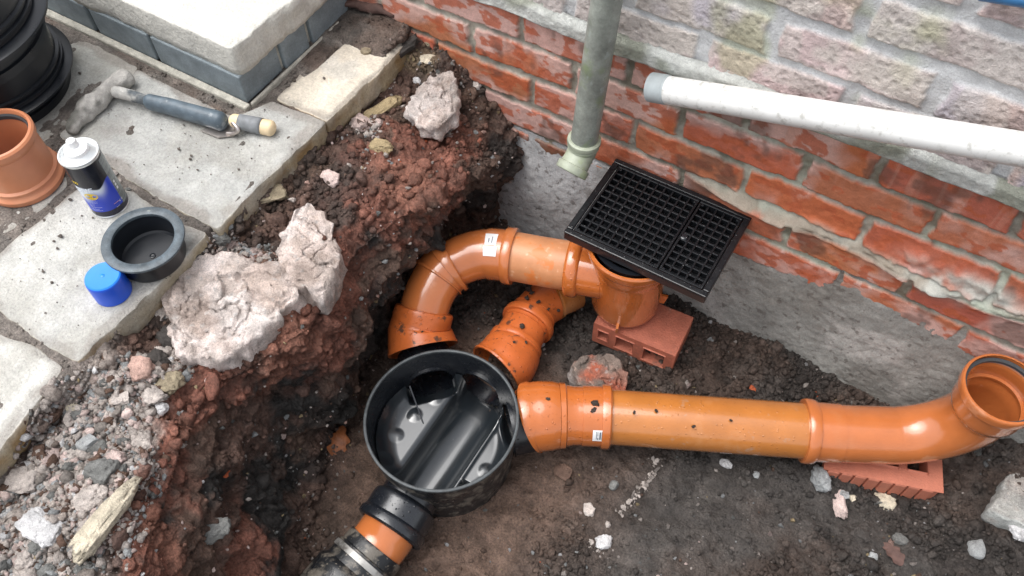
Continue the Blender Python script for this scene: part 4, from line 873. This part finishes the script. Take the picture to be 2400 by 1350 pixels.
lathe('rim', (*cB, ZP), [(.0512, .0445), (.0512, .0500), (.053, .0512), (.0645, .0512), (.0672, .0500), (.0678, .047), (.0665, .0445)], M['cap_rim'], t, 96, closed=True)
pb = at(358, 600, ZP+.0045); lathe('moulding_dimple', pb, [(.0055, 0), (.0052, .0012), (.0038, .0018), (.003, .0008), (.0, .0004)], M['black_dry'], t, 24)
# cement covered hammer
hz = ZP+.016
hd = thing('hammer', 'hammer with cement-crusted head and blue-grey rubber grip on the slab', 'hammer', at(330, 240, ZP))
def blob_sweep(name, pts, radii, m_, parent, ex=1., seg=28, amp=0., seed=0, col=None, cap=True):
    p = Path(pts, 120); tt = np.linspace(0, p.L, 60); rr = np.interp(tt/p.L, np.linspace(0, 1, len(radii)), radii)
    e = np.sqrt(np.clip(1-np.clip(1-np.minimum(tt, p.L-tt)/(np.max(radii)*.7), 0, 1)**2, .02, 1)); rr = rr*e
    V = rings(p, tt, rr, seg, ex); c = np.repeat(p.p(tt), seg, 0)
    if amp: n_ = fbm(V+seed, 35, 3, seed)+.6*fbm(V+seed, 90, 2, seed+1); V = c+(V-c)*(1+amp*n_)[:, None]
    Fs = [grid_faces(len(tt), seg, cv=True)[:, ::-1], np.arange(seg)[::-1].copy(), np.arange(seg)+(len(tt)-1)*seg]
    cc = None if col is None else col(V)
    return mesh(name, V, Fs, M[m_], parent, cc)
def headcol(V):
    px = pr(V); d_ = sstep(215, 175, px[:, 0]+.3*(px[:, 1]-280)+30*fbm(V, 40, 3, 5)); c = np.array([.44, .42, .39])*(1+.15*fbm(V, 50, 3, 6))[:, None]; return lerp(c, np.array([.075, .075, .062]), (d_*.85)[:, None])
blob_sweep('hammer_head', [at(304, 172, hz+.004), at(285, 190, hz+.004), at(262, 208, hz+.003), at(235, 230, hz+.003), at(205, 258, hz), at(182, 285, hz-.002), at(160, 312, hz-.004)], [.0195, .0205, .0150, .0195, .0185, .0155, .0125], 'cement', hd, .95, 32, .16, 3, headcol)
blob_sweep('hammer_neck', [at(262, 214, hz+.009), at(300, 222, hz+.007), at(350, 238, hz+.006)], [.0125, .0118, .0105], 'cement', hd, .9, 24, .06, 4, lambda V: lerp(np.array([.48, .47, .44]), np.array([.11, .125, .135]), sstep(-.1, .35, (pr(V)[:, 0]-305)/60+.4*fbm(V, 60, 3, 7))[:, None]))
blob_sweep('grip', [at(338, 236, hz+.006), at(390, 248, hz+.005), at(450, 265, hz+.004), at(500, 279, hz+.003), at(530, 289, hz+.003)], [.0165, .0172, .0185, .0192, .0200], 'grip', hd, .85, 32, .015, 5)
# trowel
tw = thing('trowel', 'small pointing trowel with pale wooden handle tucked behind the hammer grip', 'trowel', at(590, 290, ZP))
tz = ZP+.013
def seg_(name, a, b, r0, r1, m_): return blob_sweep(name, [a, (a*2+b)/3, (a+2*b)/3, b], [r0, (r0*2+r1)/3, (r0+2*r1)/3, r1], m_, tw, 1, 28)
ha, hb = at(537, 280, tz+.008), at(646, 303, tz); hv = hb-ha
hdl = seg_('handle', ha, hb, .0125, .0155, 'wood')
pth = Path([ha, ha+hv*.5, hb]); V, Fs = tube_vf(pth, [(pth.L*.22, .0143), (pth.L*.45, .0152), (pth.L*.71, .0158)], .001, 32); mesh('painted_band', V, Fs, M['greypaint'], hdl)
blob_sweep('tang', [at(540, 283, tz+.010), at(550, 292, tz+.010), at(558, 304, tz+.004), at(548, 312, tz-.004), at(530, 312, tz-.008)], [.004, .004, .0045, .0042, .004], 'steel', tw)
bl = [at(x, y, ZP+.004) for x, y in ((558, 306), (549, 318), (510, 322), (470, 306), (500, 296), (532, 290))]; bl2 = [p-np.array([0, 0, .0016]) for p in bl]
mesh('blade', np.array(bl+bl2), [[5, 4, 3, 2, 1, 0], [6, 7, 8, 9, 10, 11]]+[[i, (i+1) % 6, 6+(i+1) % 6, 6+i] for i in range(6)], M['steel'], tw, smooth=False)

# ------------------------------------------------------------------ lumps of lime concrete on the trench edge
ST_PEB = np.array([(.36, .35, .34), (.30, .24, .20), (.50, .40, .34), (.44, .43, .42)])
def lump(name, label, px, zt_, thick, seed, tone=(.78, .68, .635), tint=(.56, .475, .43), amp=.0045, crown=.0, mt='lump', cat='concrete lump', group=None, side=.008, gran=1.):
    poly = [at(x, y, zt_)[:2] for x, y in px]
    V, Fs, topm, rim = slab_vf(poly, zt_, thick, seed, jit=.006, top_amp=amp, top_scale=20, edge=.005, under=.004, step=.005, nring=44, crown=crown, side_amp=side)
    V[:, 2] -= topm*.007*gran*(1-sstep(0, .13, np.abs(fbm(V, 15, 4, seed+9))))-topm*.004*gran*fbm(V, 9, 3, seed+12)
    wb_, ib_ = worley(V*np.array([1, 1, .3])+.010*fbm(V, 22, 2, seed+15)[:, None], 24, seed+14); V[:, 2] += topm*(ib_-.6)*.011*gran
    wv_, wi_ = worley(V, 55, seed); wv2, wi2 = worley(V, 120, seed+1)
    g = np.clip(1-wv_/.7, 0, 1)*(wi_ > .5)*.005*gran+np.clip(1-wv2/.7, 0, 1)*(wi2 > .4)*.0045*gran+.0026*gran*fbm(V, 120, 3, seed+8)
    c0 = V.mean(0); dn_ = V-c0; dn_[:, 2] *= 1.6; dn_ /= np.linalg.norm(dn_, axis=1, keepdims=True); V = V+dn_*g[:, None]
    c = lerp(np.array(tint), np.array(tone), sstep(-.35, .35, fbm(V, 16, 4, seed+2)+.25*(wi2-.5))[:, None])
    c = lerp(c, np.array([.46, .34, .28]), (sstep(.15, .55, fbm(V, 11, 3, seed+3))*.4)[:, None]); c = lerp(c, np.array([.76, .71, .68]), (sstep(.15, .5, fbm(V, 13, 3, seed+4))*.5)[:, None])
    c = lerp(c, np.array([.20, .155, .13]), (sstep(.1, .6, fbm(V, 14, 4, seed+6)+.35*rim)*.38)[:, None])
    peb = sstep(.5, .36, wv2)*(wi2 > .70)*(topm > .1); pc = np.array([ST_PEB[int(q)] for q in (wi2*977) % 4]); c = lerp(c, pc, (peb*.5)[:, None])
    c = c*(1+.2*(wi_-.5)+.22*(wi2-.5))[:, None]
    o = mesh(name, V, Fs, M[mt], None, c, origin=(*np.mean(poly, 0), zt_-thick)); return tag(o, label, cat, group)
lump('concrete_lump', 'largest pale lump of crumbly lime concrete on the trench edge', [(385, 690), (420, 640), (480, 605), (545, 600), (600, 620), (650, 620), (695, 650), (700, 690), (660, 720), (640, 750), (600, 790), (545, 830), (480, 825), (420, 825), (395, 780)], -.146, .06, 31)
lump('concrete_lump', 'upright pale lime concrete lump between the broken slab edge and red clay face', [(690, 500), (720, 478), (750, 490), (775, 540), (790, 580), (785, 640), (745, 690), (715, 678), (668, 660), (650, 610), (670, 550)], -.138, .075, 32)
lump('concrete_lump', 'pinkish white mortar lump near the wall beside the white quartz pebble', [(1005, 175), (1060, 168), (1068, 200), (1060, 255), (1030, 285), (985, 290), (955, 270), (950, 245), (975, 225)], -.152, .04, 33, tone=(.78, .69, .65))
lump('concrete_lump', 'flat grey concrete slab end at the right border below the upturned bend', [(2366, 1112), (2402, 1086), (2600, 1050), (2640, 1300), (2470, 1275), (2405, 1232), (2356, 1216), (2328, 1193), (2346, 1150)], -.512, .05, 34, tone=(.60, .61, .58), tint=(.46, .47, .45), amp=.002, crown=.0, gran=.25, side=.003)
lump('brick_lump', 'rough half brick caked in mortar behind the long pipe coupler', [(1345, 850), (1370, 832), (1420, 825), (1455, 840), (1468, 880), (1462, 915), (1400, 915), (1352, 905)], -.485, .07, 36, tone=(.40, .12, .07), tint=(.17, .14, .12), amp=.006, mt='stone', cat='brick fragment')
# brick end sticking out of the bank
pbk = at(1075, 385, -.275); v, f = box_vf((-.055, -.05, -.03), (.055, .05, .03)); a = math.radians(6); Rm = np.array([[math.cos(a), -math.sin(a), 0], [math.sin(a), math.cos(a), 0], [0, 0, 1]])
o = mesh('brick_end', v@Rm.T+pbk+np.array([-.03, .01, 0]), f, M['newbrick'], None, smooth=False, origin=pbk); bevel(o, .006, 3); tag(o, 'red brick end sticking out of the clay bank left of the downpipe', 'brick')

# ------------------------------------------------------------------ single stones, sticks and leaves
ST = dict(ochre=(.46, .36, .21), yellow=(.60, .53, .41), white=(.62, .61, .61), pink=(.55, .36, .30), grey=(.36, .37, .37), dark=(.075, .066, .060), brown=(.16, .10, .075), red=(.50, .12, .05), olive=(.35, .29, .20), pale=(.52, .46, .42), slate=(.20, .20, .19), rose=(.62, .49, .45))
def stone(px, py, size, rz, c, label, name='stone', cat='stone', seed=None, n=3, rough=.22, sink=.3, tilt=0., group='loose stones round the trench'):
    seed = seed or int(px*7+py*3) % 9973; p = drop(px, py); p = p+np.array([0, 0, size[2]*(1-2*sink)*.5])
    V, Fc = rock_vf(p, size, seed, n, rough, math.radians(rz), tilt, .55 if max(size[:2]) > 2.2*min(size[:2]) else .85, .13 if rough > .15 else .015)
    cc = np.array(ST[c])*(1+.18*fbm(V, 45, 3, seed)+.12*fbm(V, 120, 2, seed+1))[:, None]
    o = mesh(name, V, Fc, M['stone'], None, cc, smooth=n > 3, origin=p); return tag(o, label, cat, group)
stone(893, 262, (.014, .052, .012), -12, 'ochre', 'long thin ochre stone sliver standing in the soil beside the small cream slab', n=4, sink=.1)
stone(895, 348, (.027, .016, .014), 20, 'ochre', 'knobbly ochre stone in front of the long thin sliver', n=4, sink=.1)
stone(635, 460, (.040, .020, .012), 45, 'olive', 'flat buff stone piece lying against the broken edge of the hammer slab', n=4)
stone(250, 1213, (.018, .064, .012), 5, 'yellow', 'long pale yellow stone sliver lying on the lower left rubble', n=4, sink=.1)
stone(503, 1240, (.026, .020, .008), 60, 'slate', 'flat grey-green stone set in the lower trench face', n=4, sink=.2, tilt=.6)
stone(337, 870, (.026, .024, .018), 10, 'pink', 'angular pink brick rubble lump below the pale slab edge', n=4)
stone(392, 900, (.027, .021, .014), 30, 'olive', 'olive sandstone lump next to the pink rubble lump', n=4)
stone(300, 973, (.0095, .009, .009), 0, 'rose', 'smooth round pinkish pebble among the lower left rubble', n=4, rough=.05, sink=.1)
stone(210, 1040, (.0185, .017, .014), 0, 'grey', 'rounded grey pebble in the lower left rubble', n=4, rough=.12)
stone(240, 1105, (.026, .022, .017), 20, 'slate', 'dark grey lump with white lime on the lower left rubble', n=4)
stone(215, 1165, (.027, .022, .015), 70, 'pale', 'pale knobbly mortar lump beside the long yellow sliver', n=4)
stone(60, 1130, (.03, .024, .016), 40, 'pale', 'whitish mortar lump near the left border', n=4)
stone(100, 1240, (.034, .028, .016), 10, 'white', 'white lime lump at the lower left border', n=4)
stone(170, 958, (.010, .012, .009), 30, 'yellow', 'small split yellow stone beside the pale slab corner', n=3)
stone(380, 957, (.012, .0095, .010), 0, 'white', 'white pebble on top of the red clay edge', n=3)
stone(285, 935, (.016, .012, .011), 40, 'pale', 'pale lavender mortar crumb above the round pink pebble', n=3)
stone(400, 800, (.026, .022, .018), 0, 'dark', 'dark grey soil lump left of the largest concrete lump', 'soil_lump', 'soil lump', n=4, group='soil lumps')
stone(370, 850, (.020, .018, .014), 0, 'dark', 'small dark soil lump above the pink rubble lump', 'soil_lump', 'soil lump', n=4, group='soil lumps')
stone(774, 421, (.019, .016, .012), 0, 'rose', 'pinkish white stone on the red clay above the trench', n=4)
stone(848, 290, (.022, .018, .014), 0, 'rose', 'pink mortar crumb just right of the cream slab corner', n=4)
stone(979, 190, (.0095, .008, .007), 0, 'white', 'small white quartz pebble by the pinkish mortar lump', n=3)
stone(1003, 140, (.018, .012, .006), 20, 'yellow', 'yellow flaky stone near the wall foot', n=3, tilt=.4)
stone(940, 118, (.017, .038, .010), -25, 'dark', 'long dark flat stone propped beside the cream slab end', n=4, tilt=.3, sink=.1)
stone(1008, 102, (.012, .011, .010), 0, 'olive', 'small olive pebble against the lowest wall bricks', n=3)
stone(1118, 200, (.011, .012, .010), 0, 'pale', 'pale pebble at the brick wall foot above the pit corner', n=3)
stone(945, 25, (.015, .016, .014), 0, 'rose', 'rounded pale pink stone at the top beside the wall', n=4, rough=.1)
stone(858, 123, (.011, .008, .008), 30, 'olive', 'buff pebble lying on the small cream slab', n=3, sink=.05)
stone(1300, 343, (.022, .018, .020), 0, 'slate', 'grey mortar lump stuck at the wall foot left of the downpipe', n=4)
stone(1412, 382, (.022, .020, .016), 0, 'brown', 'brown soil lump beside the downpipe shoe', 'soil_lump', 'soil lump', n=4, group='soil lumps')
stone(1413, 1270, (.017, .014, .010), 40, 'white', 'white angular stone in the dark floor at the lower centre', n=4)
stone(1222, 896, (.007, .013, .008), 10, 'red', 'bright red brick chip beside the pipe coupler mouth', 'brick_chip', 'brick chip', n=3, sink=.1)
stone(1320, 1108, (.021, .017, .012), 0, 'brown', 'smooth wet brown pebble under the long pipe', n=4, rough=.08)
stone(1380, 1195, (.014, .012, .008), 0, 'pale', 'beige flat pebble in the dark floor near the chamber', n=3)
stone(1438, 1140, (.010, .012, .009), 0, 'slate', 'dark rounded pebble right of the wet brown one', n=3, rough=.1)
stone(1700, 1088, (.013, .009, .008), 0, 'white', 'white pebble below the middle of the long pipe', n=3)
stone(1772, 1114, (.0075, .007, .006), 0, 'grey', 'small light grey pebble right of the white one below the pipe', n=3)
stone(1923, 1122, (.026, .020, .016), -60, 'grey', 'large grey stone touching the left end of the grooved brick', n=4, sink=.15)
stone(1966, 1180, (.014, .033, .007), 28, 'rose', 'flat pinkish stone flake in front of the grooved brick', n=4, sink=.1)
stone(2072, 1178, (.025, .017, .010), 20, 'yellow', 'pale yellow chalky stone in front of the grooved brick', n=4, sink=.2)
stone(1978, 1160, (.010, .009, .008), 0, 'grey', 'round grey pebble between the pinkish flake and the brick', n=3)
stone(1998, 1168, (.008, .007, .006), 0, 'yellow', 'small cream pebble right of the round grey pebble', n=3)
stone(2020, 1255, (.018, .014, .009), 0, 'dark', 'dark flat stone below the pinkish flake', n=3)
stone(2110, 1265, (.014, .011, .010), 0, 'slate', 'speckled grey pebble in the lower right soil', n=3)
stone(2288, 1285, (.017, .020, .012), 20, 'grey', 'rounded pale grey stone near the lower right corner', n=4, rough=.12)
stone(2045, 1305, (.010, .008, .007), 0, 'grey', 'small grey pebble at the lower border right of centre', n=3)
stone(1760, 910, (.010, .006, .005), 0, 'red', 'bright red brick chip above the long pipe', 'brick_chip', 'brick chip', n=3)
stone(1911, 925, (.0065, .006, .005), 0, 'red', 'tiny red brick chip above the pipe collar', 'brick_chip', 'brick chip', n=3)
stone(1268, 805, (.009, .010, .007), 0, 'white', 'white crumb between the muddy pipe stub and the gully brick', n=3)
stone(532, 1111, (.004, .010, .004), 0, 'red', 'thin red brick chip in the dark trench face', 'brick_chip', 'brick chip', n=3, sink=.1)
stone(2398, 1248, (.030, .024, .018), 30, 'white', 'white concrete chunk at the right border below the flat grey slab end', n=4)
for (px, py, r, lab) in ((265, 408, .010, 'white mortar flake in the joint right of the spray can'), (275, 425, .008, 'smaller white mortar flake below another beside the can'), (300, 445, .006, 'grey pebble in the mud joint right of the can')):
    stone(px, py, (r, r*.7, r*.5), 15, 'pale' if r > .007 else 'slate', lab, n=3, sink=.1)
# dark crumbs scattered on the slabs
rs = np.random.RandomState(4)
mb = MB()
CR = [(143, 555, .0055), (127, 566, .0028), (135, 583, .003), (102, 637, .0034), (123, 663, .0032), (192, 506, .0022), (218, 511, .0022), (166, 470, .0042), (420, 351, .0038), (449, 366, .003), (446, 374, .0032), (463, 399, .0028), (560, 398, .0028), (590, 372, .002), (188, 173, .004), (208, 200, .002), (470, 232, .003), (478, 240, .004), (690, 190, .005), (760, 185, .004), (720, 170, .004), (380, 640, .003)]
CR += [(rs.uniform(220, 700), rs.uniform(240, 440), rs.uniform(.0008, .0018)) for _ in range(60)]+[(rs.uniform(20, 420), rs.uniform(500, 800), rs.uniform(.0008, .0016)) for _ in range(60)]
for k, (px, py, r) in enumerate(CR):
    p = at(px, py, ZP+.001); V, Fc = rock_vf(p+np.array([0, 0, r*.5]), (r, r*.8, r*.7), 100+k, 2, .3); mb.add(V, Fc, np.array([.085, .072, .062])*rs.uniform(.7, 2.4))
o = mb.build('soil_crumbs', M['stone'], None, True, smooth=False); tag(o, 'dark soil crumbs sprinkled over the paving slabs', 'soil crumbs'); o['kind'] = 'stuff'
# root, straw, dead leaves
rp = [drop(805, 24)+[0, 0, .012], drop(850, 24)+[0, 0, .012], drop(890, 30)+[0, 0, .012], drop(925, 44)+[0, 0, .006]]
blob_ = Path(rp, 80); V, Fs = tube_vf(blob_, [(0, .006), (.05, .010), (.09, .010), (blob_.L, .005)], .002, 16, True); V = V+.0035*fbm(V, 40, 3, 5)[:, None]
tag(mesh('root', V, Fs, M['root'], None, origin=rp[0]), 'brown root lying in the soil between doorstep and wall', 'root')
a_, b_ = drop(898, 8)+[0, 0, .02], drop(916, 30)+[0, 0, .004]; tag(mesh('straw', *tube_vf(Path([a_, (a_+b_)/2+[0, 0, .003], b_]), [(0, .0011), (.03, .0011)], .0005, 8, True), M['straw'], None, origin=a_), 'thin straw stalk leaning on the root by the wall', 'straw')
def oak_leaf(label, px, py, ln, rz, seed, m_='leaf'):
    p = drop(px, py)+np.array([0, 0, .006]); n = 40; t = np.linspace(0, 1, n); wd = ln*.30*np.sin(math.pi*t**.8)**.7*(.80+.20*np.cos(t*19+seed))+.0008
    L1 = np.stack([wd, t*ln-ln/2], 1); L2 = np.stack([-wd*(.9), t*ln-ln/2], 1); V = []
    for sgn, Lq in ((1, L1), (-1, L2)): V.append(Lq)
    mid = np.stack([0*t, t*ln-ln/2], 1); A = np.concatenate([L1, L1*[.5, 1], mid, L2*[.5, 1], L2]); z = .25*np.abs(A[:, 0])+.004*np.sin(A[:, 1]*90+seed)+.003*np.sin(A[:, 0]*200)
    c, s_ = math.cos(math.radians(rz)), math.sin(math.radians(rz)); W = np.stack([c*A[:, 0]-s_*A[:, 1], s_*A[:, 0]+c*A[:, 1], z], 1)
    gu = np.array([.55, 0, -.35]) if seed == 1 else np.zeros(3)
    W[:, 2] += W[:, 0]*(-.5 if seed == 1 else 0)
    F4 = grid_faces(5, n); V2 = np.vstack([W, W-[0, 0, .0006]])+p
    o = mesh('dead_leaf', V2, [F4, F4[:, ::-1]+len(W)], M[m_], None, origin=p); return tag(o, label, 'dead leaf')
oak_leaf('curled brown oak leaf on the mud left of the chamber', 796, 1042, .075, 25, 1)
oak_leaf('flattened dull brown leaf trodden in the lower right soil', 2090, 1300, .05, 60, 2, 'root')

# mud stuck to the pipes
def mud(parent, path, r, spots_):
    for k, (px, py, sz_) in enumerate(spots_):
        t_ = s_at(path, (px, py)); th_ = nearest_theta(path, t_, r, (px, py)); T_, U_, W_ = path.frames(np.array([t_])); c_ = path.p(np.array([t_]))[0]+(r+sz_*.15)*(math.cos(th_)*U_[0]+math.sin(th_)*W_[0])
        V, Fc = rock_vf(c_, (sz_, sz_*.7, sz_*.5), 500+k*7+int(px), 3, .5, k*1.3, 0, .9, .3); mesh('mud_clod', V, Fc, M['stone'], parent, np.array([.055, .042, .034])*np.ones((len(V), 1)))
mud(rrun, pr_, .0585, [(1393, 947, .008), (1388, 962, .006), (1532, 962, .004), (1615, 998, .004), (1482, 965, .0035), (1700, 985, .003)]); mud(rrun, pr_, .0675, [(1277, 937, .0045)])
mud(midp, pm, .053, [(1236, 700, .008), (1238, 712, .006), (1228, 726, .006), (1246, 735, .005), (1212, 790, .007), (1198, 812, .004), (1262, 745, .004), (1285, 735, .004)]); mud(midp, pm, .062, [(1172, 842, .005), (1190, 832, .0045), (1215, 830, .004), (1160, 822, .004)])
mud(runp, pu, .0635, [(975, 775, .0045), (990, 766, .0035), (1005, 792, .004)])

# ------------------------------------------------------------------ crumbs of soil and gravel nobody could count
def scatter(name, label, idx, size, cols, seed, mt, sub=1, flat=.75, sink=.25, facet=5, jag=.22, smooth=False):
    rs = np.random.RandomState(seed); B, Fb = ico(sub); n = len(idx); m = len(B)
    D = np.broadcast_to(B, (n, m, 3)).copy()
    for k in range(facet):
        d_ = rs.normal(size=(n, 1, 3)); d_ /= np.linalg.norm(d_, axis=2, keepdims=True); h_ = rs.uniform(.45, .85, (n, 1)); q = (D*d_).sum(2); D = D-(np.clip(q-h_, 0, None)*.9)[..., None]*d_
    D = D*(1+jag*rs.normal(size=(n, m, 1)))
    D = D*(size[:, None, None]*np.stack([rs.uniform(.8, 1.3, n), rs.uniform(.7, 1.1, n), rs.uniform(.55, .95, n)*flat/.75], 1)[:, None])
    Rr = rs.normal(size=(n, 4)); Rr[:, 1:3] *= .35; Rr /= np.linalg.norm(Rr, axis=1, keepdims=True); w_, x_, y_, z_ = Rr.T
    Rm = np.stack([1-2*(y_*y_+z_*z_), 2*(x_*y_-w_*z_), 2*(x_*z_+w_*y_), 2*(x_*y_+w_*z_), 1-2*(x_*x_+z_*z_), 2*(y_*z_-w_*x_), 2*(x_*z_-w_*y_), 2*(y_*z_+w_*x_), 1-2*(x_*x_+y_*y_)], 1).reshape(n, 3, 3)
    D = np.einsum('nij,nmj->nmi', Rm, D); nn_ = NN[idx]; D = D+(P[idx]+nn_*(size*(.5-sink))[:, None])[:, None]
    Fs = (Fb[None]+(np.arange(n)*m)[:, None, None]).reshape(-1, 3)
    o = mesh(name, D.reshape(-1, 3), Fs, M[mt], None, np.repeat(cols, m, 0), smooth=smooth); tag(o, label, name.replace('_', ' ')); o['kind'] = 'stuff'; return o
NN = normals(TP).reshape(-1, 3)
rs = np.random.RandomState(11)
inview = pr(P); vis = (inview[:, 0] > -120) & (inview[:, 0] < 2700) & (inview[:, 1] > -80) & (inview[:, 1] < 1600)
free = (np.hypot(P[:, 0]-CH[0], P[:, 1]-CH[1]) > .13) & vis & (P[:, 1] < .0)
def inside(poly, x, y):
    c = np.zeros(len(x), bool)
    for (x0, y0), (x1, y1) in zip(poly, np.roll(poly, -1, 0)): c ^= ((y0 > y) != (y1 > y)) & (x < (x1-x0)*(y-y0)/(y1-y0+1e-12)+x0)
    return c
for q in SLABS: free = free & ~(inside(q, P[:, 0], P[:, 1]) & (P[:, 2] > -.2) & (P[:, 2] < -.118))
area = np.linalg.norm(np.cross(np.gradient(TP, axis=0), np.gradient(TP, axis=1)), axis=2).ravel()
pick = lambda wgt, n: rs.choice(len(P), n, replace=False, p=wgt/wgt.sum())
clump = sstep(-.35, .5, fbm(P, 9, 3, 91))
wc = area*free*(fl*(crumb*.9*(.25+clump)+.03)+joint*.35+bank*.75*(.3+clump)*(1-.55*sstep(1.8, 2.6, C[:, 0]/C[:, 1]))+fc*.09*(.2+clump))
wc = wc*(1+1.2*fl*sstep(.2, .5, P[:, 0])); ix = pick(wc, 23000); sz = np.clip(np.exp(rs.normal(math.log(.0035), .52, len(ix))), .0015, .015); sz = sz*np.where(fc[ix] > .5, .8, 1.)*np.where(joint[ix] > .5, .55, 1.)*np.where(pudd[ix] > .4, .7, 1.)
cl_ = C[ix]*rs.uniform(.75, 1.35, (len(ix), 1)); scatter('soil_clods', 'crumbly clods of soil over the trench floor, face and bank', ix, sz, cl_, 5, 'soil', 1, facet=2, jag=.2, smooth=True)
pal_ = np.array([ST[k] for k in ('pale', 'grey', 'rose', 'white', 'ochre', 'brown', 'slate', 'pink', 'red')])
wg = area*free*(fl*crumb*.55+fl*.04+bank*1.0+fc*.25)*(.3+sstep(-.2, .5, fbm(P, 7, 3, 92)))
ix = pick(wg, 2600); sz = np.clip(np.exp(rs.normal(math.log(.0028), .5, len(ix))), .0013, .011)
cl_ = pal_[rs.choice(9, len(ix), p=[.24, .2, .12, .06, .07, .14, .12, .04, .01])]*(rs.uniform(.5, 1.05, (len(ix), 1))*(1-.35*fl[ix])[:, None]); scatter('gravel', 'small pale and grey gravel in the soil', ix, sz, cl_, 6, 'stone', 1)
# lime rubble: lower left bank and round the concrete lumps
zone = np.zeros(len(P))
for px, py, r_ in ((90, 1230, .16), (220, 1090, .11), (130, 1120, .1), (240, 960, .10), (180, 1020, .09), (330, 900, .06), (40, 1340, .12), (430, 680, .06), (520, 610, .07), (600, 600, .05), (390, 850, .05), (1040, 260, .06), (860, 300, .03)):
    zone = np.maximum(zone, 1-sstep(r_*.5, r_, np.linalg.norm(P-at(px, py, -.165), axis=1)))
vein = np.zeros(len(P)); va, vb = at(1412, 1262, -.565), at(1535, 1105, -.565); vt = np.clip(((P-va)@(vb-va))/((vb-va)@(vb-va)), 0, 1)
vein = np.exp(-(np.linalg.norm(P-va-vt[:, None]*(vb-va), axis=1)/(.005+.014*clump))**2)
ix = pick(area*free*vein*fl, 130); scatter('mortar_crumbs', 'streak of pale mortar crumbs across the trench floor', ix, np.clip(np.exp(rs.normal(math.log(.0024), .4, len(ix))), .001, .006), np.array(ST['pale'])*rs.uniform(.45, 1.0, (len(ix), 1)), 12, 'stone', 1)
ix = pick(area*free*zone*(bank+.25*fc)*(.3+clump), 8500); sz = np.clip(np.exp(rs.normal(math.log(.0034), .55, len(ix))), .0013, .010)
cl_ = np.array([ST[k] for k in ('pale', 'rose', 'grey', 'slate', 'brown', 'white')])[rs.choice(6, len(ix), p=[.50, .17, .12, .04, .13, .04])]*rs.uniform(.7, .95, (len(ix), 1))
scatter('lime_rubble', 'pale crumbly lime rubble on the left bank', ix, sz, cl_, 7, 'lump', 1, facet=3, jag=.24, smooth=True, sink=.5)
mb = MB(); ix = pick(area*free*zone*bank*(.2+clump), 75)
for k, i in enumerate(ix):
    r_ = float(np.clip(np.exp(rs.normal(math.log(.013), .3)), .008, .024)); V, Fc = rock_vf(P[i]+np.array([0, 0, r_*.12]), (r_, r_*rs.uniform(.7, 1), r_*.6), 300+k, 4, .3, rs.uniform(0, 6), 0, .9, .17)
    c_ = np.array(ST[('pale', 'pale', 'rose', 'brown', 'slate')[k % 5]])*rs.uniform(.75, 1.0); mb.add(V, Fc, c_*(1+.25*fbm(V, 70, 3, k))[:, None])
o = mb.build('rubble_lumps', M['lump'], None, True); tag(o, 'crumbled mortar lumps lying in the pale rubble of the left bank', 'rubble'); o['kind'] = 'stuff'
# bigger soil lumps along the bank top
ix = pick(area*free*(bank*(1-.6*zone)+.08*fc)*(P[:, 0] > -.3), 420); sz = np.clip(np.exp(rs.normal(math.log(.0085), .4, len(ix))), .004, .02)
scatter('soil_lumps', 'larger lumps of brown soil along the bank', ix, sz, C[ix]*rs.uniform(.8, 1.3, (len(ix), 1)), 8, 'soil', 2, facet=4, jag=.11, smooth=True, sink=.4)
